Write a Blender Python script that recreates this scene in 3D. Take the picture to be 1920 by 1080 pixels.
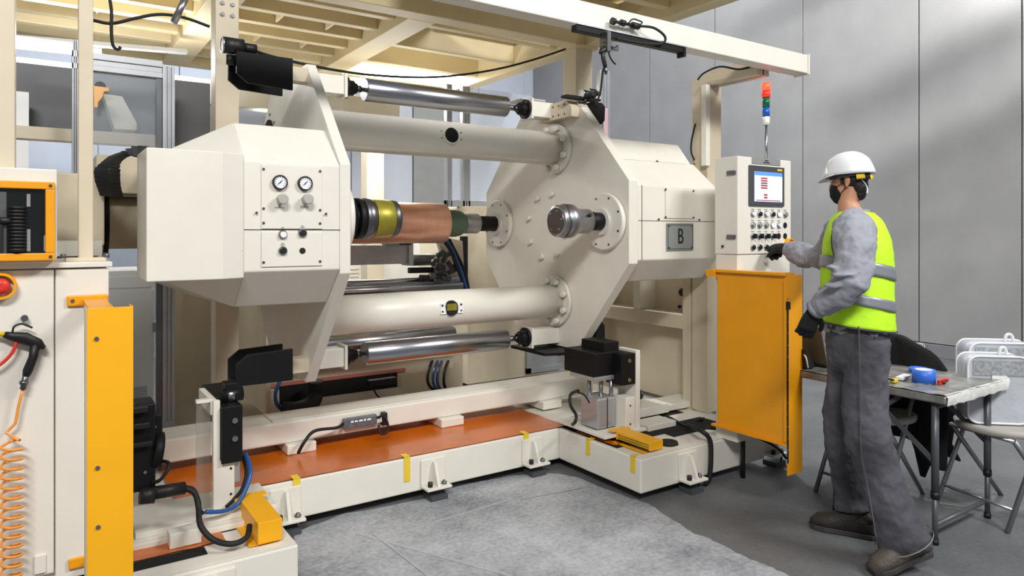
import bpy, bmesh, math, random
from mathutils import Vector, Matrix, Quaternion
random.seed(7)
for o in list(bpy.data.objects): bpy.data.objects.remove(o)
SC = bpy.context.scene; COL = SC.collection
# ------------------------------------------------------------------ camera, world, lights, exposure
H = 1.45; FPX = 1307.0; CX, CY = 960.0, 437.0
cam = bpy.data.objects.new('camera', bpy.data.cameras.new('camera')); COL.objects.link(cam)
cam.location = (0, 0, H); cam.rotation_euler = (math.radians(90), 0, math.radians(-34))
cam.data.sensor_width = 36; cam.data.lens = 36*FPX/1920; cam.data.shift_y = -(540-CY)/1920
cam.data.clip_start = .05; cam.data.clip_end = 100
SC.camera = cam
W = bpy.data.worlds.new('world'); SC.world = W; W.use_nodes = True
W.node_tree.nodes['Background'].inputs[0].default_value = (.93, .95, 1.0, 1)
W.node_tree.nodes['Background'].inputs[1].default_value = .22
def area(name, loc, tgt, sx, sy, power, col=(1, 1, 1)):
    l = bpy.data.lights.new(name, 'AREA'); l.shape = 'RECTANGLE'; l.size = sx; l.size_y = sy
    l.energy = power; l.color = col
    o = bpy.data.objects.new(name, l); COL.objects.link(o); o.location = loc
    o.rotation_euler = (Vector(tgt)-Vector(loc)).to_track_quat('-Z', 'Y').to_euler()
    return o
area('overhead_light', (-1.5, -2.5, 5.5), (1.8, 3.4, 1.2), 2.2, .7, 350, (1, .985, .96))
area('overhead_light', (4.6, -2.0, 5.6), (2.6, 3.4, 1.0), 2.2, .7, 275, (1, .99, .97))
area('overhead_light', (5.0, 4.2, 5.9), (8.65, 4.0, 2.6), .42, .22, 300, (1, .99, .97))  # small lamp added and aimed at the wall to throw the bar streaks
area('overhead_light', (6.4, 9.0, 6.0), (6.2, 9.0, 0), 2.5, .8, 85, (.92, .96, 1))
area('overhead_light', (1.5, 10.0, 4.6), (1.5, 10.6, 0), 5, .8, 110, (.9, .95, 1))
SC.view_settings.view_transform = 'Standard'; SC.view_settings.look = 'None'
SC.view_settings.exposure = 0.12; SC.view_settings.gamma = 1; SC.view_settings.use_curve_mapping = False
# ------------------------------------------------------------------ projection helper: pixel of the photograph -> point on a real plane / at a real distance
FW = Vector((math.sin(math.radians(34)), math.cos(math.radians(34)), 0)); RT = Vector((FW.y, -FW.x, 0)); UP = Vector((0, 0, 1))
def P(px, py, u=None, v=None, z=None, d=None):
    r = FW + RT*((px-CX)/FPX) - UP*((py-CY)/FPX)
    if u is not None: t = u/r.x
    elif v is not None: t = v/r.y
    elif z is not None: t = (z-H)/r.z
    else: t = d
    return Vector((0, 0, H)) + r*t
# ------------------------------------------------------------------ materials
def srgb(c): return tuple(((x/255)/12.92 if x/255 <= .04045 else ((x/255+.055)/1.055)**2.4) for x in c)
MT = {}
def mat(name, rgb, rough=.5, metal=0, var=.04, scale=6, bump=0, bscale=80, emit=0, alpha=1, trans=0, spec=.5, coat=0, stretch=None, ecol=None):
    m = bpy.data.materials.new(name); m.use_nodes = True; nt = m.node_tree; b = nt.nodes['Principled BSDF']
    c = srgb(rgb)
    tc = nt.nodes.new('ShaderNodeTexCoord'); n = nt.nodes.new('ShaderNodeTexNoise'); n.inputs['Scale'].default_value = scale
    n.inputs['Detail'].default_value = 4
    src = tc.outputs['Object']
    if stretch:
        mp = nt.nodes.new('ShaderNodeMapping'); mp.inputs['Scale'].default_value = stretch; nt.links.new(src, mp.inputs[0]); src = mp.outputs[0]
    nt.links.new(src, n.inputs['Vector'])
    r = nt.nodes.new('ShaderNodeValToRGB'); r.color_ramp.elements[0].position = .3; r.color_ramp.elements[1].position = .7
    r.color_ramp.elements[0].color = (*[max(0, x*(1-var)) for x in c], 1); r.color_ramp.elements[1].color = (*[min(1, x*(1+var)) for x in c], 1)
    nt.links.new(n.outputs[0], r.inputs[0]); nt.links.new(r.outputs[0], b.inputs['Base Color'])
    b.inputs['Roughness'].default_value = rough; b.inputs['Metallic'].default_value = metal
    b.inputs['Specular IOR Level'].default_value = spec; b.inputs['Coat Weight'].default_value = coat
    if bump:
        n2 = nt.nodes.new('ShaderNodeTexNoise'); n2.inputs['Scale'].default_value = bscale; n2.inputs['Detail'].default_value = 3
        nt.links.new(src, n2.inputs['Vector'])
        bp = nt.nodes.new('ShaderNodeBump'); bp.inputs['Strength'].default_value = bump; bp.inputs['Distance'].default_value = .01
        nt.links.new(n2.outputs[0], bp.inputs['Height']); nt.links.new(bp.outputs[0], b.inputs['Normal'])
    if emit: b.inputs['Emission Color'].default_value = (*(srgb(ecol) if ecol else c), 1); b.inputs['Emission Strength'].default_value = emit
    if trans: b.inputs['Transmission Weight'].default_value = trans; b.inputs['IOR'].default_value = 1.1
    if alpha < 1: b.inputs['Alpha'].default_value = alpha
    MT[name] = m; return m
cream = mat('cream_paint', (229, 225, 214), .36, var=.025, bump=.03, bscale=300)
creamd = mat('beige_shaded_cream', (208, 196, 172), .45, var=.04, bump=.03, bscale=200)  # beige tone, also a darker cream copy with shade put into the colour
white = mat('white_paint', (238, 238, 238), .35, var=.02)
platpaint = mat('platform_cream', (224, 208, 168), .5, var=.03)
black = mat('black_anodised', (18, 18, 20), .5, var=.15, spec=.25)
blackp = mat('black_plastic', (20, 20, 22), .5, var=.1)
rubber = mat('black_rubber', (18, 18, 20), .65, var=.1)
steel = mat('turned_steel', (170, 171, 176), .34, 1, var=.06, scale=30, stretch=(.2, 8, 8))
chrome = mat('chromed_steel', (172, 174, 180), .27, 1, var=.06, scale=14, stretch=(.15, 6, 6))
dsteel = mat('dark_steel', (120, 120, 124), .35, 1, var=.1)
alu = mat('aluminium_profile', (185, 188, 192), .4, .7, var=.05)
aluflat = mat('milled_aluminium', (178, 178, 184), .45, .6, var=.08, scale=12)
copper = mat('copper_foil', (250, 192, 166), .3, .9, var=.05, scale=10, stretch=(6, .3, .3))
brass = mat('olive_brass', (150, 140, 50), .4, .5, var=.2, scale=12)
green = mat('green_core', (84, 108, 84), .5, var=.12)
yellow = mat('safety_yellow', (246, 178, 22), .42, var=.03, bump=.02)
orangem = mat('orange_guard_yellow', (238, 160, 14), .38, var=.04)
orangefilm = mat('orange_film', (196, 98, 6), .3, var=.15, scale=5, bump=.25, bscale=9, coat=.2)
tape = mat('yellow_masking_tape', (232, 200, 50), .6, var=.06)
red = mat('red_plastic', (214, 52, 40), .4)
orangeh = mat('orange_hose', (238, 158, 70), .35)
blueh = mat('blue_hose', (34, 84, 150), .3)
greyd = mat('dark_grey_plastic', (70, 72, 76), .5)
grey = mat('grey_plate', (146, 152, 148), .45, .2)
nameg = mat('grey_nameplate', (160, 162, 160), .4, .3)
wallm = mat('grey_cladding', (142, 142, 143), .36, .12, var=.06, scale=2.2, bump=.1, bscale=120)
walld = mat('dark_grey_skirting', (112, 114, 118), .6)
wallb = mat('pale_blue_cladding', (196, 202, 214), .5, var=.05, scale=2)
lampm = mat('lit_tube', (255, 255, 255), .5, emit=14, ecol=(244, 248, 255))
ledb = mat('lit_button', (255, 255, 255), .4, emit=3, ecol=(215, 220, 255))
screenm = mat('lit_screen', (210, 222, 250), .3, emit=.8, var=.02, ecol=(206, 220, 252))
scell = mat('screen_cells', (150, 70, 70), .3, emit=.25)
sbar = mat('screen_header', (90, 140, 220), .3, emit=.5)
swhite = mat('screen_white', (250, 250, 255), .3, emit=.85)
glass = mat('clear_pane', (205, 215, 225), .08, alpha=.22, var=.02)
hazeg = mat('hazy_pane', (150, 146, 136), .35, alpha=.28, var=.1)
plas = mat('clear_vinyl', (196, 200, 208), .25, alpha=.9, bump=.6, bscale=14, var=.1)
vinyledge = mat('white_vinyl_piping', (228, 230, 234), .3)
mesh_g = mat('grey_mesh_fabric', (165, 168, 172), .8, var=.3, scale=60, alpha=.85)
foil = mat('crumpled_foil_film', (150, 150, 146), .3, .35, var=.35, scale=14, bump=.9, bscale=22)
foilw = mat('white_film_edge', (214, 214, 210), .35, var=.15, scale=12, bump=.7, bscale=30)
legg = mat('grey_steel_leg', (92, 95, 100), .4, .3)
chairs = mat('grey_beige_seat', (176, 172, 166), .6, var=.05)
legc = mat('silver_chair_leg', (150, 152, 158), .3, .8)
jacketm = mat('grey_work_jacket', (150, 152, 162), .85, var=.1, scale=9, bump=.7, bscale=16)
vestm = mat('lime_hi_vis', (196, 250, 36), .7, var=.04, bump=.35, bscale=20)
reflm = mat('grey_reflective_tape', (142, 146, 154), .4, .3)
jean = mat('washed_grey_denim', (80, 80, 87), .9, var=.42, scale=4.5, bump=.9, bscale=11)
jeanl = mat('denim_stitch', (150, 146, 138), .9)
skin = mat('skin', (196, 142, 112), .55, var=.06)
hair = mat('black_hair', (22, 18, 18), .5, var=.3, scale=50, bump=.5, bscale=150)
helm = mat('white_helmet', (236, 238, 242), .22, var=.01, coat=.3)
glove = mat('black_glove', (24, 24, 26), .85, bump=.4, bscale=60)
shoeu = mat('dark_brown_shoe', (46, 41, 40), .6, var=.25, scale=20, bump=.4)
shoeg = mat('khaki_shoe', (82, 76, 70), .65, var=.2, scale=18, bump=.4)
sole = mat('shoe_sole', (60, 58, 58), .8)
cloth = mat('black_cloth', (14, 14, 16), .95, bump=.7, bscale=12)
board = mat('brown_board', (128, 112, 88), .7)
bluet = mat('blue_tape', (52, 108, 214), .45)
beamer = mat('red_lens', (240, 70, 50), .3, emit=2.2, ecol=(255, 70, 40))
redl2 = mat('red_lens_dim', (224, 52, 40), .25, emit=.5)  # weak glow put into the lower red lens
greenl = mat('green_lens', (14, 100, 62), .2)
bluel = mat('blue_lens', (24, 92, 190), .2)
ctape = mat('red_brown_strip', (186, 110, 96), .6)
white_t = mat('white_print', (250, 250, 250), .6)
ink = mat('black_ink', (20, 22, 24), .6)
dark = mat('dark_void', (14, 14, 15), .9)
# floor materials
def concrete(name, ca, cb, rough):
    m = bpy.data.materials.new(name); m.use_nodes = True; nt = m.node_tree; b = nt.nodes['Principled BSDF']
    tc = nt.nodes.new('ShaderNodeTexCoord')
    n1 = nt.nodes.new('ShaderNodeTexNoise'); n1.inputs['Scale'].default_value = 1.7; n1.inputs['Detail'].default_value = 9; n1.inputs['Roughness'].default_value = .65
    n2 = nt.nodes.new('ShaderNodeTexNoise'); n2.inputs['Scale'].default_value = 45; n2.inputs['Detail'].default_value = 4
    nt.links.new(tc.outputs['Object'], n1.inputs[0]); nt.links.new(tc.outputs['Object'], n2.inputs[0])
    mx = nt.nodes.new('ShaderNodeMath'); mx.operation = 'MULTIPLY_ADD'; mx.inputs[1].default_value = .3
    nt.links.new(n2.outputs[0], mx.inputs[0]); 
    m3 = nt.nodes.new('ShaderNodeMath'); m3.operation = 'MULTIPLY'; m3.inputs[1].default_value = .75
    nt.links.new(n1.outputs[0], m3.inputs[0]); nt.links.new(m3.outputs[0], mx.inputs[2])
    r = nt.nodes.new('ShaderNodeValToRGB'); r.color_ramp.elements[0].position = .38; r.color_ramp.elements[1].position = .66
    r.color_ramp.elements[0].color = (*srgb(ca), 1); r.color_ramp.elements[1].color = (*srgb(cb), 1)
    nt.links.new(mx.outputs[0], r.inputs[0]); nt.links.new(r.outputs[0], b.inputs['Base Color'])
    b.inputs['Roughness'].default_value = rough
    bp = nt.nodes.new('ShaderNodeBump'); bp.inputs['Strength'].default_value = .25; bp.inputs['Distance'].default_value = .004
    nt.links.new(n2.outputs[0], bp.inputs['Height']); nt.links.new(bp.outputs[0], b.inputs['Normal'])
    return m
floorm = concrete('painted_floor', (88, 90, 92), (110, 111, 113), .5)
patchm = concrete('bare_concrete', (116, 119, 124), (188, 190, 194), .75)
linem = concrete('pale_scuff', (160, 162, 166), (180, 182, 186), .8)
# ------------------------------------------------------------------ mesh builder
class MB:
    def __init__(s): s.v = []; s.f = []; s.s = []
    def add(s, vs, fs, smooth=False):
        b = len(s.v); s.v += [tuple(p) for p in vs]; s.f += [tuple(b+i for i in f) for f in fs]
        s.s += ([smooth]*len(fs) if isinstance(smooth, bool) else smooth); return s
    def box(s, x0, y0, z0, x1, y1, z1):
        x0, x1 = sorted((x0, x1)); y0, y1 = sorted((y0, y1)); z0, z1 = sorted((z0, z1))
        return s.add([(x, y, z) for x in (x0, x1) for y in (y0, y1) for z in (z0, z1)],
                     [(0, 1, 3, 2), (4, 6, 7, 5), (0, 4, 5, 1), (2, 3, 7, 6), (0, 2, 6, 4), (1, 5, 7, 3)])
    def obox(s, c, a, b, n):   # centre and three half-vectors
        c, a, b, n = map(Vector, (c, a, b, n))
        return s.add([c+a*i+b*j+n*k for i in (-1, 1) for j in (-1, 1) for k in (-1, 1)],
                     [(0, 1, 3, 2), (4, 6, 7, 5), (0, 4, 5, 1), (2, 3, 7, 6), (0, 2, 6, 4), (1, 5, 7, 3)])
    def bar(s, p0, p1, w, h):  # box bar between two points, w wide, h high
        p0, p1 = Vector(p0), Vector(p1); t = (p1-p0); L = t.length; t.normalize()
        r = t.cross(UP) if abs(t.z) < .95 else Vector((1, 0, 0)); r.normalize(); q = r.cross(t)
        return s.obox((p0+p1)/2, t*L/2, r*w/2, q*h/2)
    def prism(s, ax, poly, a, b, poly2=None):
        poly2 = poly2 or poly; n = len(poly)
        def mk(p, t): return {'x': (t, p[0], p[1]), 'y': (p[0], t, p[1]), 'z': (p[0], p[1], t)}[ax]
        vs = [mk(p, a) for p in poly]+[mk(p, b) for p in poly2]
        return s.add(vs, [tuple(range(n)), tuple(range(n, 2*n))]+[(i, (i+1) % n, n+(i+1) % n, n+i) for i in range(n)])
    def lathe(s, p, ax, prof, n=28, smooth=True):
        p = Vector(p); ax = Vector(ax).normalized(); a = ax.orthogonal().normalized(); b = ax.cross(a)
        vs = []
        for t, r in prof:
            for i in range(n):
                th = 2*math.pi*i/n; vs.append(p+ax*t+(a*math.cos(th)+b*math.sin(th))*max(r, 1e-5))
        fs = []; sm = []
        for k in range(len(prof)-1):
            flat = abs(prof[k+1][0]-prof[k][0]) < 1e-6
            for i in range(n):
                j = (i+1) % n; fs.append((k*n+i, k*n+j, (k+1)*n+j, (k+1)*n+i)); sm.append(smooth and not flat)
        fs.append(tuple(range(n))); sm.append(False)
        m = (len(prof)-1)*n; fs.append(tuple(range(m, m+n))); sm.append(False)
        return s.add(vs, fs, sm)
    def cyl(s, p0, p1, r, r2=None, n=24):
        p0, p1 = Vector(p0), Vector(p1); L = (p1-p0).length
        return s.lathe(p0, p1-p0, [(0, r), (L, r if r2 is None else r2)], n)
    def ring(s, p, ax, ro, ri, L, n=28):
        return s.lathe_open(p, ax, [(0, ri), (0, ro), (L, ro), (L, ri), (0, ri)], n)
    def lathe_open(s, p, ax, prof, n=28):
        p = Vector(p); ax = Vector(ax).normalized(); a = ax.orthogonal().normalized(); b = ax.cross(a)
        vs = [p+ax*t+(a*math.cos(2*math.pi*i/n)+b*math.sin(2*math.pi*i/n))*r for t, r in prof for i in range(n)]
        fs = []; sm = []
        for k in range(len(prof)-1):
            for i in range(n):
                j = (i+1) % n; fs.append((k*n+i, k*n+j, (k+1)*n+j, (k+1)*n+i)); sm.append(abs(prof[k+1][1]-prof[k][1]) < 1e-6)
        return s.add(vs, fs, sm)
    def tube(s, pts, r, n=8, sub=6, closed=False):
        pts = [Vector(p) for p in pts]
        if sub > 1 and len(pts) > 2:
            out = []; m = len(pts)
            for i in range(m-1):
                p0 = pts[max(i-1, 0)]; p1 = pts[i]; p2 = pts[i+1]; p3 = pts[min(i+2, m-1)]
                for k in range(sub):
                    t = k/sub; out.append(.5*((2*p1)+(p2-p0)*t+(2*p0-5*p1+4*p2-p3)*t*t+(3*p1-p0-3*p2+p3)*t**3))
            out.append(pts[-1]); pts = out
        vs = []; nrm = None; m = len(pts)
        for i, p in enumerate(pts):
            t = (pts[min(i+1, m-1)]-pts[max(i-1, 0)]).normalized()
            if nrm is None: nrm = t.orthogonal().normalized()
            else:
                nrm = nrm-t*nrm.dot(t); nrm.normalize()
            b = t.cross(nrm); rr = r[min(i, len(r)-1)] if isinstance(r, (list, tuple)) else r
            vs += [p+(nrm*math.cos(2*math.pi*k/n)+b*math.sin(2*math.pi*k/n))*rr for k in range(n)]
        fs = [(i*n+k, i*n+(k+1) % n, (i+1)*n+(k+1) % n, (i+1)*n+k) for i in range(m-1) for k in range(n)]
        fs += [tuple(range(n)), tuple(range((m-1)*n, m*n))]
        return s.add(vs, fs, [True]*(len(fs)-2)+[False]*2)
    def loft(s, rings, n=20, ref=None, cap=True, close=True):   # rings: (centre, ra (across), rb (along ref))
        cs = [Vector(r[0]) for r in rings]; m = len(cs); vs = []; ref = Vector(ref or FW)
        for i, rg in enumerate(rings):
            t = (cs[min(i+1, m-1)]-cs[max(i-1, 0)]).normalized()
            if len(rg) > 3: t = Vector(rg[3]).normalized()
            b = ref-t*ref.dot(t)
            b = b.normalized() if b.length > 1e-3 else t.orthogonal().normalized()
            a = t.cross(b)
            vs += [cs[i]+a*math.cos(2*math.pi*k/n)*rg[1]+b*math.sin(2*math.pi*k/n)*rg[2] for k in range(n)]
        fs = [(i*n+k, i*n+(k+1) % n, (i+1)*n+(k+1) % n, (i+1)*n+k) for i in range(m-1) for k in range(n)]
        if cap: fs += [tuple(range(n)), tuple(range((m-1)*n, m*n))]
        return s.add(vs, fs, True)
    def ell(s, c, a, b, e, nu=16, nv=10):
        c, a, b, e = map(Vector, (c, a, b, e)); vs = []; fs = []
        for j in range(nv+1):
            ph = math.pi*j/nv
            for i in range(nu):
                th = 2*math.pi*i/nu; vs.append(c+(a*math.cos(th)+b*math.sin(th))*max(math.sin(ph), 1e-4)+e*math.cos(ph))
        for j in range(nv):
            for i in range(nu): k = (i+1) % nu; fs.append((j*nu+i, j*nu+k, (j+1)*nu+k, (j+1)*nu+i))
        return s.add(vs, fs, True)
    def mesh(s, name):
        me = bpy.data.meshes.new(name); me.from_pydata(s.v, [], s.f); me.polygons.foreach_set('use_smooth', s.s)
        bm = bmesh.new(); bm.from_mesh(me); bmesh.ops.recalc_face_normals(bm, faces=bm.faces); bm.to_mesh(me); bm.free()
        return me
def tag(o, label=None, cat=None, group=None, kind=None):
    for k, x in (('label', label), ('category', cat), ('group', group), ('kind', kind)):
        if x: o[k] = x
    return o
def thing(name, label, cat, loc=(0, 0, 0), group=None, kind=None):
    o = bpy.data.objects.new(name, None); COL.objects.link(o); o.location = loc; o.empty_display_size = .1
    return tag(o, label, cat, group, kind)
def obj(name, mb, m, parent=None, bevel=0, label=None, cat=None, group=None, kind=None, seg=2):
    me = mb.mesh(name) if isinstance(mb, MB) else mb
    if not me.materials: me.materials.append(m)
    o = bpy.data.objects.new(name, me); COL.objects.link(o)
    if parent:
        o.parent = parent
        if parent.type == 'EMPTY': o.matrix_parent_inverse = Matrix.Translation(-parent.location)
    if bevel:
        b = o.modifiers.new('bevel', 'BEVEL'); b.width = bevel; b.segments = seg; b.limit_method = 'ANGLE'; b.angle_limit = math.radians(35)
    return tag(o, label, cat, group, kind)
def dup(root, loc=None, rot=None, label=None):
    def cp(o, par):
        c = o.copy(); COL.objects.link(c); c.parent = par
        for ch in [x for x in bpy.data.objects if x.parent == o]: cp(ch, c)
        return c
    c = cp(root, None)
    if loc is not None: c.location = loc
    if rot is not None: c.rotation_euler = rot
    if label: c['label'] = label
    return c
def text(name, s, size, mtx, m, parent=None, extrude=.001, sx=1, kind=None):
    cu = bpy.data.curves.new(name, 'FONT'); cu.body = s; cu.size = size; cu.extrude = extrude; cu.align_x = 'CENTER'; cu.align_y = 'CENTER'
    t = bpy.data.objects.new(name, cu); COL.objects.link(t); dg = bpy.context.evaluated_depsgraph_get()
    me = bpy.data.meshes.new_from_object(t.evaluated_get(dg)); bpy.data.objects.remove(t)
    me.transform(Matrix.Scale(sx, 4, (1, 0, 0))); me.transform(mtx)
    return obj(name, me, m, parent, kind=kind)
FRONT = Matrix(((1, 0, 0, 0), (0, 0, -1, 0), (0, 1, 0, 0), (0, 0, 0, 1)))   # text lying in the xz plane facing -y
def front(x, y, z): return Matrix.Translation((x, y, z)) @ FRONT
def B(*a): return MB().box(*a)
def marks(c, rows, h=.0035, gap=.0065, parent=None, m=None):   # rows of tiny printed strokes too small to read
    mb = MB()
    for j, n in enumerate(rows):
        for i in range(n):
            x = c[0]+(i-(n-1)/2)*.0032; z = c[2]-j*gap
            mb.box(x-.0011, c[1]-.0005, z-h/2, x+.0011, c[1], z+h/2)
    return obj('fine_print', mb, m, parent, kind='stuff')
def screws(pts, ax, r=.006, h=.004, n=10, mb=None):
    mb = mb or MB()
    for p in pts: mb.cyl(Vector(p), Vector(p)+Vector(ax)*h, r, n=n)
    return mb
X, Y, Z = Vector((1, 0, 0)), Vector((0, 1, 0)), Vector((0, 0, 1))
# ================================================================== SETTING
WU = 8.65
fl = obj('floor', B(-8, -6, -.1, WU+.2, 14, 0), floorm, kind='structure')
edge = [(560, 1200), (552, 1000), (640, 965), (700, 955), (800, 935), (840, 912), (905, 903), (960, 893), (1010, 888), (1045, 889), (1090, 898), (1130, 915), (1170, 930), (1215, 945),
        (1260, 975), (1300, 1000), (1345, 1018), (1400, 1047), (1440, 1062), (1500, 1090), (1620, 1200)]
pe = []
for i in range(len(edge)-1):
    a, b = P(*edge[i], z=0), P(*edge[i+1], z=0)
    for k in range(6):
        q = a.lerp(b, k/6); pe.append((q.x+random.uniform(-.006, .006), q.y+random.uniform(-.006, .006)))
pe.append(tuple(P(*edge[-1], z=0))[:2])
obj('concrete_patch', MB().prism('z', pe, -.01, .003), patchm, fl, label='bare pale concrete patch with ragged edge')
for q_, (a, b, w) in enumerate((((630, 1035), (960, 935), .012), ((670, 1000), (960, 1080), .02), ((700, 1000), (830, 1100), .012), ((980, 935), (1100, 912), .01))):
    p0, p1 = P(*a, z=.0035+.0008*q_), P(*b, z=.0035+.0008*q_); obj('scuff_line', MB().bar(p0, p1, w, .001), linem, fl)
wr = obj('wall_right', B(WU+.03, -1, 0, WU+.2, 12.2, 6.2), walld, kind='structure')
def seam_v(px): r = FW+RT*((px-CX)/FPX); return WU*r.y/r.x
sv = [1.0, 2.0]+[seam_v(p) for p in (1916, 1723, 1505)]+[7.2, 8.6]+[seam_v(1135)]+[10.9, 12.0]
for a, b in zip(sv[:-1], sv[1:]):
    obj('panel', B(WU, a+.006, .16, WU+.035, b-.006, 6.2), wallm, wr, bevel=.003)
obj('baseboard_right', B(WU-.02, -1, 0, WU+.03, 12.0, .15), walld, kind='structure', bevel=.005)
wb = obj('wall_back', B(-6, 12.05, 0, WU+.2, 12.2, 6.2), wallb, kind='structure')
for i in range(13): obj('panel', B(-5.9+i*1.1, 12.0, .02, -4.815+i*1.1, 12.05, 6.2), wallb, wb, bevel=.003)
rt_ = thing('streak_bars', 'unseen grey bars added high near the grey wall to throw shadow streaks', 'shadow bar', (6.5, 4.2, 4.7))  # added bars out of view, placed to throw shadow streaks on the wall
LP_ = Vector((5.0, 4.2, 5.9))
for (a, b, wd, k) in (((1540, 222), (1990, 0), .035, .35), ((1600, 232), (1960, 55), .028, .34), ((1600, 366), (2000, 190), .06, .36), ((1600, 448), (1960, 330), .03, .33), ((1380, 60), (1640, -60), .04, .35)):
    A_, B_ = P(*a, u=WU), P(*b, u=WU); obj('streak_bar', MB().bar(LP_.lerp(A_, k), LP_.lerp(B_, k), wd, wd), alu, rt_)
# ================================================================== MEZZANINE PLATFORM
mz = thing('mezzanine_platform', 'cream steel platform with joisted underside overhead behind and above the machine', 'platform', (1.6, 5.8, 0))
zb = 3.05
def beam(name, *a, m=platpaint, par=None, bv=.006): return obj(name, B(*a), m, par or mz, bevel=bv)
beam('edge_beam', -1.2, 4.58, zb, 3.98, 4.74, zb+.24)
beam('edge_beam', 3.84, 2.6, zb, 3.98, 4.58, zb+.24); beam('edge_beam', 3.84, 4.74, zb, 3.98, 7.2, zb+.24)
beam('edge_beam', -1.2, 7.2, zb, 3.98, 7.34, zb+.24)
for u in (1.05, 2.38): beam('main_beam', u-.11, 4.74, zb, u+.11, 7.2, zb+.22)
for k, v in enumerate([5.02+.34*i for i in range(7)]):
    for a, b in ((-1.2, .94), (1.16, 2.27), (2.49, 3.84)):
        if a > 2 and k % 2: continue
        beam('joist', a, v-.04, zb+.06, b, v+.04, zb+.26)
for a in (-.3, .35, 1.55, 1.95):
    for k, v in enumerate([5.02+.34*i for i in range(6)]):
        if (k+int(a*10)) % 2 == 0: beam('web_plate', a-.01, v+.04, zb+.08, a+.01, v+.30, zb+.26)
for v in (3.1, 3.65, 4.2): beam('joist', 1.9, v-.04, zb+.06, 3.84, v+.04, zb+.24)
for i in range(5):
    for j in range(3):
        u0 = -1.2+i*1.04; v0 = 4.6+j*.92
        if i == 4 and j == 0: continue
        d = obj('deck_panel', B(u0+.01, v0+.01, zb+.27, u0+1.03, v0+.91, zb+.30), platpaint, mz)
        if i < 4:
            mb = MB()
            for q in range(4): mb.box(u0+.12+.2*q, v0+.40, zb+.262, u0+.26+.2*q, v0+.415, zb+.269)
            obj('drain_slot', mb, dark, d, kind='stuff')
for i in range(2): obj('deck_panel', B(1.9+i, 2.7, zb+.27, 2.89+i, 4.55, zb+.30), platpaint, mz)
def hpost(u0, v0, u1, v1, z0, z1, gus=0):
    o = obj('post', B(u0, v0, z0, u1, v1, z1), creamd, mz, bevel=.006)
    obj('cap_plate', B(u0-.04, v0-.04, z1-.02, u1+.04, v1+.04, z1), platpaint, o)
    obj('base_plate', B(u0-.04, v0-.04, 0, u1+.04, v1+.04, .02), platpaint, o)
    return o
p0 = hpost(.89, 4.6, 1.03, 4.74, 0, zb)
obj('bolts', screws([(.93+.06*i, 4.6, zb-.1-.07*j) for i in range(2) for j in range(3)], -Y, .012, .012), dsteel, p0, kind='stuff')
hpost(3.76, 4.6, 3.94, 4.78, 0, zb); hpost(2.93, 7.16, 3.13, 7.34, 0, zb); hpost(-.6, 7.16, -.42, 7.34, 0, zb)
# ================================================================== FRONT GANTRY FRAME
gf = thing('gantry_frame', 'long cream box beam across the top with bent arm and post beside the control panel', 'frame', (3.78, 3.16, .2))
obj('front_beam', MB().box(.2, 2.65, 2.475, 4.08, 2.75, 2.595), cream, gf, bevel=.006)
obj('end_cap', B(4.08, 2.645, 2.47, 4.095, 2.755, 2.60), cream, gf)
obj('arm', B(3.70, 2.75, 2.44, 3.82, 3.28, 2.475+.03), creamd, gf, bevel=.004)
obj('arm_web', B(3.755, 2.75, 2.44, 3.765, 3.2, 2.55), creamd, gf)
obj('post', B(3.70, 3.14, .24, 3.84, 3.28, 2.45), creamd, gf, bevel=.008)
obj('post_liner', B(3.66, 3.12, 1.9, 3.70, 3.16, 2.44), cream, gf)
# light bar / rail under beam
lb = thing('black_rail_bar', 'black and silver rail bar clamped under the long cream beam', 'rail', (2.45, 2.6, 2.43))
obj('rail', B(2.11, 2.58, 2.415, 2.86, 2.62, 2.445), black, lb, bevel=.003)
obj('silver_strip', B(2.11, 2.575, 2.446, 2.87, 2.625, 2.452), alu, lb)
obj('end_cap', B(2.845, 2.575, 2.395, 2.862, 2.625, 2.446), black, lb)
c0 = P(1135, 80, v=2.56)
obj('clamp', MB().obox(c0, X*.012, Y*.03, Z*.05).obox(c0+X*.04-Z*.02, X*.04, Y*.01, Z*.01), dsteel, lb, bevel=.003)
def airgun(name, label, base, s=1.0, flip=1, col=blackp, trig=red, noz=tape, group=None, mirror=False):
    """base = centre of the head; nozzle points to -x"""
    t = thing(name, label, 'air gun', base, group); b = Vector(base)
    q = lambda x, z: b+Vector((x*s*flip, 0, z*s))
    mb = MB(); mb.loft([(q(-.05, .005), .010*s, .010*s), (q(-.03, -.002), .014*s, .012*s), (q(0, -.01), .02*s, .014*s), (q(.035, -.03), .016*s, .013*s), (q(.05, -.045), .006*s, .008*s)], 12)
    mb.loft([(q(.028, -.025), .014*s, .012*s), (q(.022, -.07), .013*s, .012*s), (q(.008, -.11), .014*s, .012*s), (q(.004, -.125), .010*s, .010*s)], 12)
    obj('body', mb, col, t)
    obj('hook_ring', MB().tube([q(-.03, .01), q(-.025, .028), q(-.005, .034), (q(.02, .02))], .003*s, 6), col, t)
    obj('nozzle', MB().cyl(q(-.05, .005), q(-.10, .022), .008*s, .004*s, 12), noz, t)
    obj('trigger', MB().tube([q(-.02, -.018), q(-.03, -.05), q(-.055, -.08), q(-.08, -.095)], .005*s, 8), trig, t)
    obj('fitting', MB().cyl(q(.004, -.12), q(-.004, -.165), .009*s, n=10).cyl(q(-.001, -.14), q(-.003, -.15), .012*s, n=6), dsteel, t)
    return t, q(-.004, -.165)
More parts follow.
